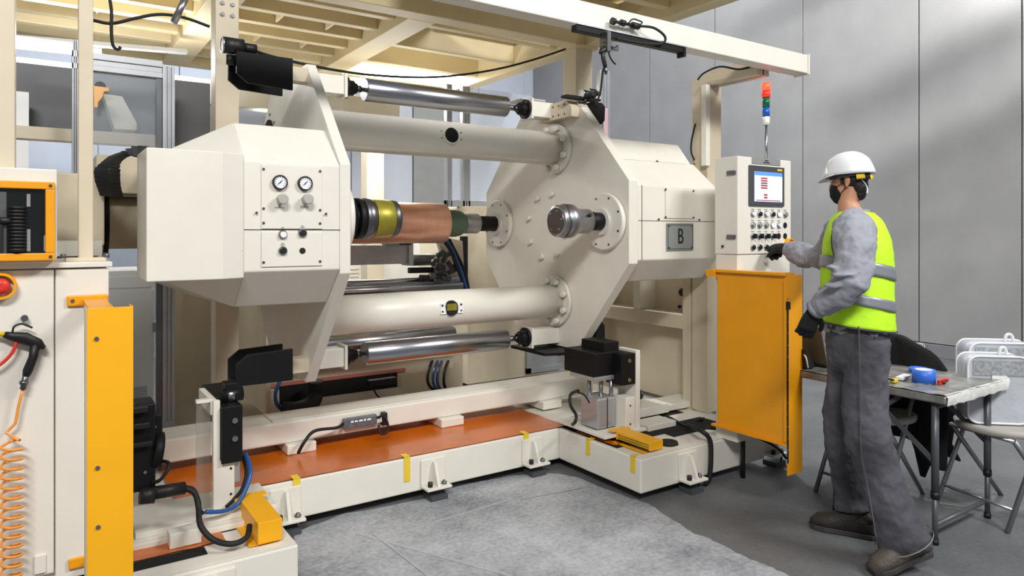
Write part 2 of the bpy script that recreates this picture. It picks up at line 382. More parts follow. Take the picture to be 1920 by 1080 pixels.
# two guns at the beam
g1, e1 = airgun('air_gun', 'black air gun hanging from the rail bar under the beam', P(1136, 88, v=2.55), .8, -1, blackp, blackp, dsteel)
obj('cable', MB().tube([e1, P(1131, 130, v=2.6), P(1126, 170, v=3.0), P(1118, 196, v=3.33)], .006), rubber, None, label='thin black cable dropping from the hanging air gun to the turret', cat='cable')
g2p = P(1190, 46, v=2.62)
s2 = thing('hose_coupling', 'black hose coupling on the front of the long cream beam', 'coupling', g2p)
obj('coupling_body', MB().cyl(P(1150, 40, v=2.62), P(1200, 50, v=2.62), .008, n=10).cyl(P(1147, 39, v=2.62), P(1152, 41, v=2.62), .018).cyl(P(1164, 42, v=2.62), P(1171, 44, v=2.62), .016).cyl(P(1185, 47, v=2.62), P(1197, 50, v=2.62), .017), blackp, s2)
obj('hook', MB().tube([P(1178, 44, v=2.61), P(1186, 36, v=2.61), P(1196, 38, v=2.61), P(1204, 42, v=2.61), P(1200, 47, v=2.61)], .004), blackp, s2)
obj('cable', MB().tube([P(1198, 49, v=2.62), P(1225, 52, v=2.58), P(1245, 66, v=2.56), P(1246, 78, v=2.56), P(1230, 83, v=2.57), P(1195, 80, v=2.57), P(1155, 72, v=2.57)], .007), rubber, None, label='black cable looping from the coupling on the beam back to the rail bar', cat='cable')
obj('cable', MB().tube([P(1412, 124, v=2.8), P(1385, 130, v=2.82), P(1350, 125, v=2.95), P(1320, 137, v=3.08), P(1308, 150, v=3.12)], .006), rubber, None, label='black cable arching over the bent arm beside the long beam', cat='cable')
obj('cable', MB().tube([P(1304, 232, u=3.68), P(1297, 262, u=3.68), P(1296, 285, u=3.68), P(1302, 300, u=3.68)], .006), rubber, None, label='short black cable bowing off the post above the B housing', cat='cable')
# ================================================================== RIGHT SIDE FRAME (plane u=3.7)
sf = thing('side_frame', 'cream side frame with recessed pockets below the B housing', 'frame', (3.8, 3.8, .2))
obj('back_plate', B(3.86, 3.2, .2, 3.9, 4.62, 1.35), creamd, sf)
obj('upright', B(3.70, 3.14+.15, .22, 3.9, 3.36, 1.35), creamd, sf)
obj('upright', B(3.70, 4.22, .22, 3.9, 4.62, 1.35), creamd, sf, bevel=.004)
obj('crossbar', B(3.70, 3.36, .78, 3.9, 4.22, .88), creamd, sf, bevel=.004)
obj('divider', B(3.70, 3.78, .88, 3.9, 3.85, 1.35), cream, sf, bevel=.004)
obj('lower_panel', B(3.82, 3.36, .24, 3.86, 4.22, .78), creamd, sf)
obj('holes', screws([P(1275, 575, u=3.85), P(1286, 575, u=3.85), P(1208, 565, u=3.85)], -X, .012, .012), blackp, sf, kind='stuff')
obj('cable_gland', MB().ell(P(1279, 548, u=3.84), X*.02, Y*.03, Z*.03), blackp, sf)
obj('floor_rail', B(3.3, 3.3, .25, 3.9, 3.5, .29), cream, sf, bevel=.003)
# ================================================================== BASE FRAME
bf = thing('machine_base', 'white painted steel base frame of the machine on levelling feet', 'base', (1.8, 3.6, 0))
obj('front_beam', B(.83, 3.42, .05, 2.66, 3.52, .24), cream, bf, bevel=.008)
obj('right_wing', MB().prism('z', [(2.66, 2.71), (3.72, 2.71), (3.72, 4.6), (2.66, 4.6)], .05, .235), cream, bf, bevel=.008)
obj('left_wing', MB().prism('z', [(-.8, 2.72), (.83, 2.72), (.83, 4.6), (-.8, 4.6)], .05, .235), cream, bf, bevel=.008)
obj('rear_deck', B(.84, 3.52, .05, 2.66, 4.6, .228), cream, bf)
obj('top_rim', B(2.665, 2.715, .236, 3.715, 2.75, .245), cream, bf); obj('top_rim', B(-.8, 2.725, .236, .82, 2.76, .245), cream, bf)
def foot(x, y, ax=0):
    p = obj('foot_bracket', B(x-.075, y-.09, .065, x+.075, y, .08), cream, bf, bevel=.004)
    obj('back_plate', B(x-.075, y-.012, .08, x+.075, y, .215), cream, p, bevel=.004)
    obj('gusset', MB().prism('x', [(y-.012, .08), (y-.08, .08), (y-.035, .20), (y-.012, .20)], x-.008, x+.008), cream, p)
    obj('levelling_bolt', MB().cyl((x+.045, y-.05, .005), (x+.045, y-.05, .10), .008, n=8).cyl((x+.045, y-.05, .08), (x+.045, y-.05, .092), .016, n=6), dsteel, p)
    obj('bolt', MB().cyl((x-.042, y-.055, .08), (x-.042, y-.055, .105), .014, n=8), blackp, p)
    obj('foot_pad', B(x-.045, y-.075, 0, x+.055, y+.02, .03), greyd, p)
for q in ((1.78, 3.42), (2.45, 3.42), (3.02, 2.71), (.98, 3.42), (3.80, 2.73), (.52, 2.72)): foot(*q)
obj('rear_foot', MB().box(-.7, 4.4, 0, -.5, 4.55, .05).box(3.4, 4.3, 0, 3.6, 4.5, .05), greyd, bf)
# black slots and film on the wings
obj('slot_opening', B(2.72, 2.98, .2355, 3.6, 3.12, .238), dark, bf); obj('slot_opening', B(2.9, 3.26, .2355, 3.6, 3.6, .238), dark, bf)
obj('slot_opening', B(2.69, 2.93, .2355, 2.98, 3.5, .2385), dark, bf)
obj('slot_opening', B(3.12, 2.90, .2355, 3.64, 2.975, .238), dark, bf)
obj('slot_opening', B(.0, 3.0, .2355, .66, 3.06, .2385), dark, bf); obj('slot_opening', B(-.1, 2.83, .2355, .52, 2.90, .2385), dark, bf)
obj('slot_opening', B(.50, 3.22, .2355, .80, 3.32, .2385), dark, bf)
of = thing('orange_protective_film', 'glossy orange film laid over the tray of the central base', 'film', (1.8, 3.9, .23))
def sheet(x0, y0, x1, y1, z, nx=16, ny=8, a=.0025):
    mb = MB(); vs = []
    for j in range(ny+1):
        for i in range(nx+1):
            vs.append((x0+(x1-x0)*i/nx, y0+(y1-y0)*j/ny, z+random.uniform(-a, a)))
    fs = [(j*(nx+1)+i, j*(nx+1)+i+1, (j+1)*(nx+1)+i+1, (j+1)*(nx+1)+i) for j in range(ny) for i in range(nx)]
    mb.add(vs, fs, True)
    return mb
obj('film_sheet', sheet(.5, 3.425, 2.72, 4.55, .246, 40, 16), orangefilm, of)
obj('film_fold', sheet(.3, 3.07, .62, 3.42, .245, 8, 6), orangefilm, of)
obj('orange_film_strip', sheet(2.695, 2.96, 2.76, 3.3, .2425, 3, 8), orangefilm, None, label='strip of orange film on the right base wing by the right docking stand', cat='film')
obj('orange_film_strip', sheet(.02, 2.90, .60, 3.0, .243, 10, 4), orangefilm, None, label='strip of orange film lying on the left base wing beside the black slots', cat='film')
# masking tape strips
def tapestrip(px, ytop, ybot, v=None, u=None, w=.035, label=''):
    mb = MB()
    if v is not None:
        a = P(px, (ytop+ybot)/2, v=v); zt = .249; zb_ = P(px, ybot, v=v).z
        mb.box(a.x-w/2, v-.004, zb_, a.x+w/2, v-.0015, zt).box(a.x-w/2, v-.004, zt-.001, a.x+w/2, v+.05, zt+.0015)
    else:
        a = P(px, (ytop+ybot)/2, u=u); zt = .240; zb_ = P(px, ybot, u=u).z
        mb.box(u-.004, a.y-w/2, zb_, u-.0015, a.y+w/2, zt).box(u-.004, a.y-w/2, zt-.001, u+.04, a.y+w/2, zt+.0015)
    obj('tape_strip', mb, tape, None, label=label, cat='tape', group='yellow tape strips holding the orange film')
tapestrip(556, 885, 932, v=3.42, label='yellow tape strip over the base edge, nearest the left base wing')
tapestrip(763, 846, 903, v=3.42, label='yellow tape strip beside the left central levelling foot')
tapestrip(986, 808, 843, v=3.42, label='yellow tape strip left of the inner corner foot on the base')
tapestrip(1103, 818, 853, u=2.66, label='yellow tape strip on the inner side of the right wing, nearer the corner')
tapestrip(1187, 853, 886, u=2.66, label='yellow tape strip on the right wing side nearest its front corner')
# lower cross beam on the tray
cb = thing('cross_beam', 'cream lower cross beam raised on pads above the orange film', 'beam', (1.8, 3.95, .25))
obj('beam_body', B(.32, 3.84, .30, 3.3, 4.09, .42), cream, cb, bevel=.012, seg=3)
for u in (1.18, 2.12, 2.9): obj('pad', B(u-.08, 3.80, .247, u+.08, 4.1, .30), cream, cb, bevel=.006)
obj('cover_plate', B(1.04, 3.87, .42, 2.6, 4.06, .425), cream, cb, bevel=.002)
dv = thing('inline_power_box', 'transparent-cased inline device with printed lettering strapped to the lower cross beam', 'device', P(675, 790, v=3.8))
pc = P(675, 790, v=3.815)
obj('case', MB().box(pc.x-.10, 3.80, pc.z-.028, pc.x+.10, 3.838, pc.z+.028), mat('smoky_case', (92, 96, 104), .25, var=.3, scale=30), dv, bevel=.006)
obj('lettering', MB().box(pc.x-.06, 3.798, pc.z+.004, pc.x-.045, 3.801, pc.z+.014).box(pc.x-.038, 3.798, pc.z+.004, pc.x-.02, 3.801, pc.z+.013).box(pc.x-.012, 3.798, pc.z+.004, pc.x+.01, 3.801, pc.z+.013).box(pc.x+.018, 3.798, pc.z+.004, pc.x+.03, 3.801, pc.z+.014).box(pc.x+.038, 3.798, pc.z+.004, pc.x+.06, 3.801, pc.z+.013), white_t, dv, kind='stuff')
obj('clip_bracket', B(pc.x+.135, 3.80, pc.z-.045, pc.x+.165, 3.84, pc.z+.03), blackp, dv, bevel=.004)
obj('white_tag', B(pc.x+.10, 3.80, pc.z-.02, pc.x+.128, 3.803, pc.z+.02), white, dv)
obj('plug_lead', MB().tube([(pc.x+.1, 3.80, pc.z+.01), (pc.x+.13, 3.77, pc.z+.02), (pc.x+.15, 3.76, pc.z-.04), (pc.x+.13, 3.75, pc.z-.075), (pc.x+.10, 3.76, pc.z-.07), (pc.x+.10, 3.78, pc.z-.03)], .007), rubber, dv)
obj('cable', MB().tube([(pc.x-.10, 3.82, pc.z), (pc.x-.15, 3.78, pc.z-.005), P(590, 808, v=3.75), P(570, 830, v=3.72), (1.14, 3.74, .27)], .009), rubber, None, label='thick black cable from the inline box down to the orange film', cat='cable')
# ================================================================== TURRET
CV, CZ = 3.79, 1.5
tr = thing('turret_winder', 'large cream rotating turret with two elongated octagon side plates, tubes and rollers', 'machine', (2.0, CV, .3))
poly = [(3.0, 1.27), (3.0, 1.76), (3.48, 2.30), (4.10, 2.30), (4.58, 1.76), (4.58, 1.25), (4.10, .70), (3.48, .70)]
pl1 = obj('side_plate', MB().prism('x', poly, 1.10, 1.15), cream, tr, bevel=.003)
pl2 = obj('side_plate', MB().prism('x', poly, 2.85, 2.92), cream, tr, bevel=.003)
obj('plate_hole', MB().cyl((1.092, 4.16, 2.02), (1.101, 4.16, 2.02), .09), dark, pl1)
obj('bolts', screws([(1.10, 4.16+.12*math.cos(a), 2.02+.12*math.sin(a)) for a in (0.6, 1.7, 2.6, 5.4)], -X, .008, .006), dsteel, pl1, kind='stuff')
# bolts & hubs on the right plate
obj('bolts', screws([(2.85, CV+.22*math.cos(a+.26), CZ+.22*math.sin(a+.26)) for a in [i*math.pi/4 for i in range(8)]], -X, .02, .022, 6), cream, pl2, kind='stuff')
# oblique ribs on right plate (welded gussets behind)
def hub(v, side):
    u = 2.85 if side > 0 else 1.15; s = -1 if side > 0 else 1
    h = obj('spindle_flange', MB().lathe((u, v, 1.52), X*s, [(0, .175), (.028, .175), (.034, .168), (.034, .08), (.055, .08), (.055, .06)], 40), cream, tr)
    obj('flange_screws', screws([(u+s*.034, v+.15*math.cos(a), 1.52+.15*math.sin(a)) for a in [math.pi*(i+.5)/4 for i in range(8)]], X*s, .007, .003), dsteel, h, kind='stuff')
for v in (3.195, 4.38): hub(v, 1); hub(v, -1)
def tubebar(z, openz):
    t = obj('crossbar_tube', MB().cyl((1.15, 3.69, z), (2.85, 3.69, z), .108, n=48), cream, tr)
    for u, s in ((2.85, -1), (1.15, 1)):
        f = obj('tube_flange', MB().lathe((u, 3.69, z), X*s, [(0, .165), (.03, .165), (.03, .11)], 40), cream, t)
        obj('flange_bolts', screws([(u+s*.03, 3.69+.138*math.cos(a), z+.138*math.sin(a)) for a in [math.pi*(i+.5)/4 for i in range(8)]], X*s, .021, .03, 6), cream, t, kind='stuff')
    d = Vector((0, -1, .12 if z > 1.5 else .1)).normalized()
    c = Vector((1.99, 3.69, z))+d*.1
    pt = obj('access_port', MB().lathe(c-d*.02, d, [(0, .045), (.031, .045)], 28), dark, t)
    if z > 1.5:
        obj('port_saddle', MB().lathe_open(c-d*.01, d, [(0, .052), (.022, .052), (.022, .045), (0, .045)], 28), cream, t)
        obj('port_screws', screws([c+X*sx*.065+Z*sz*.02 for sx in (-1, 1) for sz in (-1, 1)], d, .005, .01), dsteel, t, kind='stuff')
    else:
        for sx in (-1, 1):
            w = obj('port_clip', MB().obox(c+X*sx*.056+d*.008, X*.018, d.cross(X)*.032, d*.003), white, t)
        obj('clip_screws', screws([c+X*sx*.062+Z*sz*.018+d*.008 for sx in (-1, 1) for sz in (-1, 1)], d, .006, .006), ink, t, kind='stuff')
        obj('port_lining', MB().obox(c+Z*.006+d*.0115, X*.032, d.cross(X)*.02, d*.0015), brass, t)
tubebar(2.01, 0); tubebar(1.0, 0)
def roller(z, low):
    r = obj('guide_roller', MB().lathe((1.505, 3.72, z), X, [(0, .060), (.004, .065), (.950, .065), (.954, .060)], 56), chrome, tr)
    for u0, u1, s in ((1.15, 1.37, -1), (2.85, 2.635, 1)):
        obj('bracket', B(u0, 3.665, z-.05, u1, 3.775, z+.05), cream, r, bevel=.003)
        obj('bracket_end', B(u1, 3.655, z-.065, u1+(.014 if s < 0 else -.014), 3.785, z+.065), cream, r)
        ue = u1+(.014 if s < 0 else -.014); d = 1 if s < 0 else -1
        obj('bearing_hub', MB().lathe((ue, 3.72, z), X*d, [(0, .062), (.018, .062), (.018, .042), (.055, .042), (.055, .034), (.075, .028)], 24), black, r)
        obj('hub_screws', screws([(ue+d*.012, 3.72+.046*math.cos(a), z+.046*math.sin(a)) for a in [i*math.pi/3 for i in range(6)]], X*d, .006, .006), dsteel, r, kind='stuff')
        end = 1.505 if d > 0 else 2.459
        obj('shaft', MB().cyl((ue, 3.72, z), (end, 3.72, z), .012), steel, r)
        obj('shaft_collar', MB().cyl((end-d*.07, 3.72, z), (end-d*.02, 3.72, z), .018), dsteel, r)
roller(2.257, 0); roller(.771, 1)
# spindle chucks (front one empty)
sp = obj('spindle', MB().cyl((2.66, 3.195, 1.52), (2.85, 3.195, 1.52), .054, n=32), black, tr, label='empty spindle shaft with steel chuck facing the camera')
obj('key', B(2.76, 3.245, 1.57, 2.80, 3.27, 1.58), black, sp)
obj('chuck', MB().lathe((2.46, 3.195, 1.52), X, [(0, .078), (.006, .092), (.04, .094), (.045, .084), (.055, .1), (.105, .1), (.13, .084), (.15, .074), (.235, .074), (.24, .068)], 48), steel, sp)
obj('chuck_face', MB().lathe((2.454, 3.195, 1.52), X, [(0, .074), (.006, .078)], 36), dsteel, sp)
obj('face_screws', screws([(2.454, 3.195+.06*math.cos(a), 1.52+.06*math.sin(a)) for a in (0.8, 1.9, 3.0, 4.1, 5.3)], -X, .006, .004), steel, sp, kind='stuff')
obj('set_screw', MB().cyl(Vector((2.66, 3.195-.064, 1.553)), Vector((2.66, 3.195-.076, 1.560)), .011), ink, sp)
ch = obj('drive_chuck', MB().lathe((1.17, 3.195, 1.52), X, [(0, .10), (.03, .108), (.055, .1), (.055, .07), (.075, .07), (.075, .098), (.105, .098)], 40), black, tr, label='black drive chuck with steel rings and olive brass sleeve')
obj('steel_ring', MB().lathe((1.275, 3.195, 1.52), X, [(0, .094), (.006, .1), (.035, .1), (.055, .092)], 40), dsteel, ch)
obj('brass_sleeve', MB().lathe((1.33, 3.195, 1.52), X, [(0, .092), (.005, .094), (.09, .094), (.095, .09)], 40), brass, ch)
obj('steel_ring', MB().lathe((1.425, 3.195, 1.52), X, [(0, .09), (.006, .094), (.022, .094), (.034, .082)], 40), dsteel, ch)
obj('chuck_screws', screws([(1.245, 3.195+.085*math.cos(a), 1.52+.085*math.sin(a)) for a in [i*math.pi/4 for i in range(8)]], X, .007, .006), steel, ch, kind='stuff')
sp2 = obj('spindle', MB().cyl((2.55, 4.38, 1.52), (2.85, 4.38, 1.52), .056, n=32), black, tr)
obj('steel_collar', MB().lathe((2.51, 4.38, 1.52), X, [(0, .066), (.03, .073), (.13, .073), (.14, .066)], 40), steel, sp2)
ch2 = obj('drive_chuck', MB().lathe((1.15, 4.38, 1.52), X, [(0, .1), (.2, .1), (.3, .09)], 32), black, tr)
# copper roll
cr = thing('copper_foil_roll', 'wound roll of shiny copper foil clamped on the rear spindle', 'roll', (1.85, 4.38, 1.52))
obj('foil_winding', MB().lathe((1.48, 4.38, 1.52), X, [(0, .138), (.003, .141), (.877, .141), (.880, .138)], 72), copper, cr)
obj('roll_core', MB().lathe((2.36, 4.38, 1.52), X, [(-.9, .098), (.10, .098), (.14, .088), (.17, .07)], 40), green, cr, label='dark green core end')
# housings
def housing(u0, u1, p, par, name, m=cream): return obj(name, MB().prism('x', p, u0, u1), m, par, bevel=.006)
hp = [(3.0, 1.29), (3.0, 1.75), (3.19, 1.93), (4.2, 1.93), (4.5, 1.75), (4.5, 1.29), (4.3, 1.10), (3.17, 1.13)]
hl = housing(.69, 1.10, hp, tr, 'housing')
def shrink(p, k): return [(CV+(a-CV)*k, CZ+(b-CZ)*.72) for a, b in p]
obj('tapered_end', MB().prism('x', shrink(hp, .76), .45, .69, hp), cream, tr, bevel=.004)
fv = 2.998
# access panels and gauges on the left housing
def fx(px, v=3.0): r = FW+RT*((px-CX)/FPX); return v*r.x/r.y
gp = obj('gauge_panel', B(fx(490), fv-.004, 1.468, fx(604), fv, 1.738), cream, hl, bevel=.0015)
obj('panel_line', B(.692, fv-.001, 1.4635, 1.10, fv+.003, 1.4655), dark, hl)
bp = obj('button_panel', B(fx(490), fv-.004, 1.308, fx(604), fv, 1.455), cream, hl, bevel=.0015)
def onv(px, py, v): return P(px, py, v=v)
sw = [(494, 317), (600, 321), (494, 391), (600, 394), (611, 401), (481, 399), (494, 418), (600, 419), (494, 492), (600, 490)]
obj('panel_screws', screws([onv(a, b, fv-.004) for a, b in sw], -Y, .0055, .004), dsteel, hl, kind='stuff')
for px, ln in ((524, 'left'), (571, 'right')):
    c = onv(px, 342 if px < 550 else 344, fv-.004)
    g = obj('pressure_gauge', MB().lathe(c, -Y, [(0, .031), (.016, .031), (.018, .026), (.012, .026)], 32), blackp, hl)
    obj('dial', MB().lathe(c-Y*.011, -Y, [(0, .0265), (.0022, .0265)], 28), white, g)
    mb = MB()
    for k in range(11):
        a = math.radians(225-27*k); mb.obox(c-Y*.0136+Vector((math.cos(a), 0, math.sin(a)))*.021, Vector((math.cos(a), 0, math.sin(a)))*.003, Vector((-math.sin(a), 0, math.cos(a)))*.0008, Y*.0004)
    obj('dial_marks', mb, ink, g, kind='stuff')
    obj('needle', MB().obox(c-Y*.0142, Vector((.009, 0, .009)), Vector((.0012, 0, -.0012)), Y*.0005).cyl(c-Y*.013, c-Y*.016, .003, n=10), blueh, g)
    c = onv(px+2, 374, fv-.004)
    k = obj('regulator_knob', MB().lathe(c, -Y, [(0, .018), (.02, .018), (.022, .022), (.042, .022), (.045, .018)], 24), mat('grey_knob_'+ln, (176, 172, 168), .5), hl)
    c = onv(px, 388, fv-.004)
    marks((c.x, c.y, c.z+.003), (3, 12) if px < 550 else (11, 12), parent=hl, m=ink)
def button(c, m, par, r=.0125, name='push_button', sel=False):
    b = obj(name, MB().lathe(c, -Y, [(0, r*1.15), (.005, r*1.15), (.009, r)], 20), chrome, par)
    obj('cap', MB().lathe(c-Y*.007, -Y, [(0, r*.8), (.009, r*.8), (.010, r*.7)], 18), m, b)
    if sel: obj('lever', B(c.x-.003, c.y-.032, c.z-r*.9, c.x+.003, c.y-.016, c.z+r*.9), blackp, b)
    return b
for (a, b, m) in ((530, 440, white), (567, 437, blackp), (530, 470, blackp)):
    c = onv(a, b, fv-.004); button(c, m, hl, .0165); marks((c.x, c.y, c.z+.030), (4, 6), parent=hl, m=ink)
obj('blank_plug', MB().lathe(onv(567, 470, fv-.004), -Y, [(0, .013), (.003, .013), (.004, .011)], 20), blackp, hl)
# end box at far left of the turret
eb = obj('end_box', MB().prism('z', [(.3275, 2.955), (.60, 2.955), (.69, 2.998), (.69, 3.30), (.3275, 3.27)], 1.265, 1.775), cream, tr, bevel=.004)
obj('box_screws', screws([onv(a, b, 3.0) for a, b in ((445, 317), (446, 405), (447, 492), (451, 336), (452, 470))], -Y, .004, .006), dsteel, eb, kind='stuff')
obj('taper_screws', screws([onv(a, b, 3.22) for a, b in ((386, 545), (391, 549), (433, 560), (385, 523))], -Y, .005, .004), dsteel, hl, kind='stuff')
# main trunnion shaft
ts = obj('trunnion_shaft', MB().lathe((.10, CV, CZ), X, [(0, .12), (.12, .12), (.12, .155), (.15, .155), (.15, .125), (.60, .125)], 40), creamd, tr)
obj('shaft_ring', MB().lathe((.235, CV, CZ), X, [(0, .16), (.02, .16)], 36), black, ts)
obj('rotary_box', B(.20, 3.60, 1.63, .45, 3.9, 1.80), creamd, ts, bevel=.004)
# right housing B
hb = [(3.0, 1.29), (3.0, 1.735), (3.2, 1.91), (3.3, 1.91), (4.3, 1.91), (4.5, 1.75), (4.5, 1.29), (4.3, 1.10), (3.13, 1.155)]
hr = housing(2.92, 3.63, hb, tr, 'housing')
hr['label'] = 'housing carrying the letter B plate'
obj('top_lid', MB().prism('x', [(3.2, 1.91), (3.31, 2.05), (3.9, 2.05), (4.2, 1.91)], 2.93, 3.6), cream, hr, bevel=.004)
ap = obj('access_cover', B(fx(1247), fv-.004, P(1247, 409, v=fv).z, fx(1300), fv, P(1247, 355, v=fv).z), cream, hr, bevel=.0015)
obj('panel_line', B(2.925, fv-.001, P(1200, 413.5, v=fv).z-.001, 3.628, fv+.003, P(1200, 413.5, v=fv).z+.001), dark, hr)
obj('panel_line', B(2.952, fv-.0008, 1.29, 2.954, fv+.003, 1.735), dark, hr)
obj('panel_screws', screws([onv(a, b, fv-.004) for a, b in ((1248, 355), (1300, 358), (1248, 407), (1300, 408), (1235, 411), (1311, 412))], -Y, .0065, .004), dsteel, hr, kind='stuff')
a, b = P(1249, 470, v=fv), P(1299, 419, v=fv)
bpl = obj('letter_plate', B(a.x, fv-.006, a.z, b.x, fv, b.z), grey, hr, bevel=.001, label='grey plate with black letter B')
w = .004
obj('plate_border', MB().box(a.x+.008, fv-.0075, a.z+.008, b.x-.008, fv-.006, a.z+.012).box(a.x+.008, fv-.0075, b.z-.012, b.x-.008, fv-.006, b.z-.008).box(a.x+.008, fv-.0075, a.z+.008, a.x+.012, fv-.006, b.z-.008).box(b.x-.012, fv-.0075, a.z+.008, b.x-.008, fv-.006, b.z-.008), greyd, hr)
text('letter', 'B', .135, front((a.x+b.x)/2, fv-.008, (a.z+b.z)/2), ink, hr, .001, .72)
obj('plate_screws', screws([Vector((x, fv-.006, z)) for x in (a.x+.018, b.x-.018) for z in (a.z+.018, b.z-.018)], -Y, .006, .003), dsteel, hr, kind='stuff')
obj('lid_screws', screws([P(1156, 297, v=3.15), P(1232, 303, v=3.2), P(1301, 308, v=3.2)], Vector((0, -.7, .7)), .008, .006), dsteel, hr, kind='stuff')
# lock channels
def chan(u0, u1, up, name='lock_channel'):
    obj('channel_mount', B(.99, 3.44, .76 if up else 2.20, 1.10, 3.52, .83 if up else 2.27), creamd, tr)
    mb = MB(); z0 = .745
    def Zf(z): return z if up else 2*1.515-z
    pr = [(u0, Zf(.75)), (u1, Zf(.75)), (u1, Zf(.90)), (u0+.05, Zf(.89)), (u0, Zf(.85))]
    mb.prism('y', pr, 3.33, 3.35).prism('y', pr, 3.50, 3.52)
    mb.box(u0, 3.35, Zf(.75), u1, 3.50, Zf(.765))
    return obj(name, mb, black, tr, bevel=.002)
for up in (True, False): chan(.735, .99, up); 
mbk = MB()
for up in (True, False):
    s = (lambda z: z) if up else (lambda z: 3.03-z)
    obj('lock_block', MB().prism('x', [(3.37, s(.86)), (3.365, s(.77)), (3.40, s(.74)), (3.64, s(.74)), (3.60, s(.88)), (3.40, s(.88))], 2.922, 2.99), black, tr, bevel=.002)
obj('stop_plate', MB().prism('z', [(2.62, 3.52), (2.86, 3.44), (2.94, 3.46), (2.94, 3.9), (2.62, 3.9)], .675, .695), black, tr, bevel=.002)
obj('plate_bolts', screws([P(1022, 656, z=.67), P(1048, 661, z=.67)], -Z, .014, .02, 8), dsteel, tr, kind='stuff')
obj('sensor_plate', B(2.6, 3.75, 2.33, 2.8, 3.95, 2.342), alu, tr)
obj('black_bar', B(2.72, 3.42, 2.302, 3.0, 3.48, 2.318), black, tr)
wp = obj('wing_plate', MB().prism('x', [(3.45, 2.19), (3.45, 2.25), (3.50, 2.30), (3.80, 2.30), (3.80, 2.19)], 2.78, 2.85), creamd, tr, bevel=.003)
obj('plate_holes', screws([(2.78, 3.52+.06*i, 2.215+.06*j) for i in range(3) for j in range(2)], -X, .006, .002), ink, wp, kind='stuff')
# photo sensors on the locks
def sensor(c, label, s=1):
    t = thing('photo_sensor', label, 'sensor', c)
    obj('body', MB().cyl(c, c+X*.06*s, .026*s).cyl(c+X*.06*s, c+X*.10*s, .016*s).cyl(c+X*.02*s-Z*.03*s, c+X*.02*s-Z*.06*s, .012*s), blackp, t)
    obj('lens', MB().lathe(c, -X, [(0, .022*s), (.004, .022*s), (.006, .018*s)], 24), white, t)
    obj('lens_ring', MB().lathe_open(c-X*.002, -X, [(0, .026*s), (.006, .026*s), (.006, .021*s)], 24), chrome, t); return t
sensor(P(419, 84, v=3.4), 'black round sensor with white face on top of the left upper lock', 1.45)
sensor(P(1092, 176, v=3.42), 'front one of two round black sensors above the right plate', 1.0)
sensor(P(1103, 173, v=3.55), 'rear one of two round black sensors above the right plate', 1.0)
obj('sensor_cable', MB().tube([P(448, 84, v=3.4), P(500, 103, v=3.5), P(560, 118, v=3.7), P(620, 130, v=3.9), P(690, 140, v=4.1), P(780, 145, v=4.3), P(850, 142, v=4.45), P(930, 130, v=4.5), P(1000, 112, v=4.55), P(1060, 92, v=4.57)], .008), rubber, None, label='long black cable sagging from the left sensor to the far post', cat='cable')
# drag chain
dcp = [P(285, 287, d=3.05), P(250, 286, d=3.0), P(220, 295, d=2.9), P(203, 314, d=2.83), P(202, 340, d=2.83), P(210, 368, d=2.86)]
dc = thing('cable_chain', 'black cable chain arching behind the left end box', 'cable chain', dcp[3])
N_ = 18
def spl(pts, t):
    m = len(pts)-1; k = min(int(t*m), m-1); f = t*m-k; p0, p1, p2, p3 = pts[max(k-1, 0)], pts[k], pts[k+1], pts[min(k+2, m)]
    return .5*((2*p1)+(p2-p0)*f+(2*p0-5*p1+4*p2-p3)*f*f+(3*p1-p0-3*p2+p3)*f**3)
for i in range(N_):
    a, b = spl(dcp, i/N_), spl(dcp, (i+1)/N_); t = (b-a).normalized()
    obj('chain_link', MB().obox((a+b)/2, t*((b-a).length*.54), FW*.04, t.cross(FW)*.032), blackp, dc, bevel=.003)
# ================================================================== DOCKING STANDS
def stand(name, label, u, v, mir, loc):
    """u = outer face of upright plate; mir=+1 block towards -u (right stand), -1 block towards +u (left stand)"""
    t = thing(name, label, 'stand', loc); s = -mir
    def bx(nm, a0, a1, y0, y1, z0, z1, m, bv=.003, lab=None): return obj(nm, B(u+s*a0, y0, z0, u+s*a1, y1, z1), m, t, bevel=bv, label=lab)
    bx('upright_plate', 0, .035, v, v+.16, .26, .745, cream)
    bx('base_plate', -.02, .31, v-.03, v+.42, .262, .28, cream); bx('base_rail', .0, .05, v+.05, v+.42, .236, .262, dark); bx('lock_neck', .09, .21, v+.09, v+.30, .735, .795, black)
    b = bx('lock_slide', .035, .15, v+.005, v+.14, .545, .73, black)
    obj('slide_bolts', screws([(u+s*.09, v+.005, z) for z in (.575, .69)], -Y, .012, .01), steel, b, kind='stuff')
    bx('lock_head', .10, .30, v+.08, v+.36, .60, .74, black, .006)
    bx('head_plate', .10, .30, v+.07, v+.30, .575, .60, alu)
    cyl = bx('guide_cylinder', .12, .27, v+.08, v+.24, .285, .47, alu, .012)
    for k, y in ((.145, v+.10), (.20, v+.13), (.25, v+.18)):
        obj('guide_rod', MB().cyl((u+s*k, y, .40), (u+s*k, y, .60), .013), chrome, t)
    obj('cylinder_groove', MB().box(u+s*.19, v+.078, .29, u+s*.195, v+.081, .465), dark, cyl)
    bx('bracket_box', .04, .115, v+.005, v+.12, .262, .47, cream)
    obj('bracket_screws', screws([(u+s*.078, v+.005, z) for z in (.31, .42)], -Y, .006, .003), dsteel, t, kind='stuff')
    bx('rear_box', .0, .09, v+.16, v+.42, .262, .34, cream)
    return t
stand('docking_stand', 'right docking stand with black lock head and guide cylinder on cream plate', 2.99, 3.05, 1, (2.85, 3.2, .24))
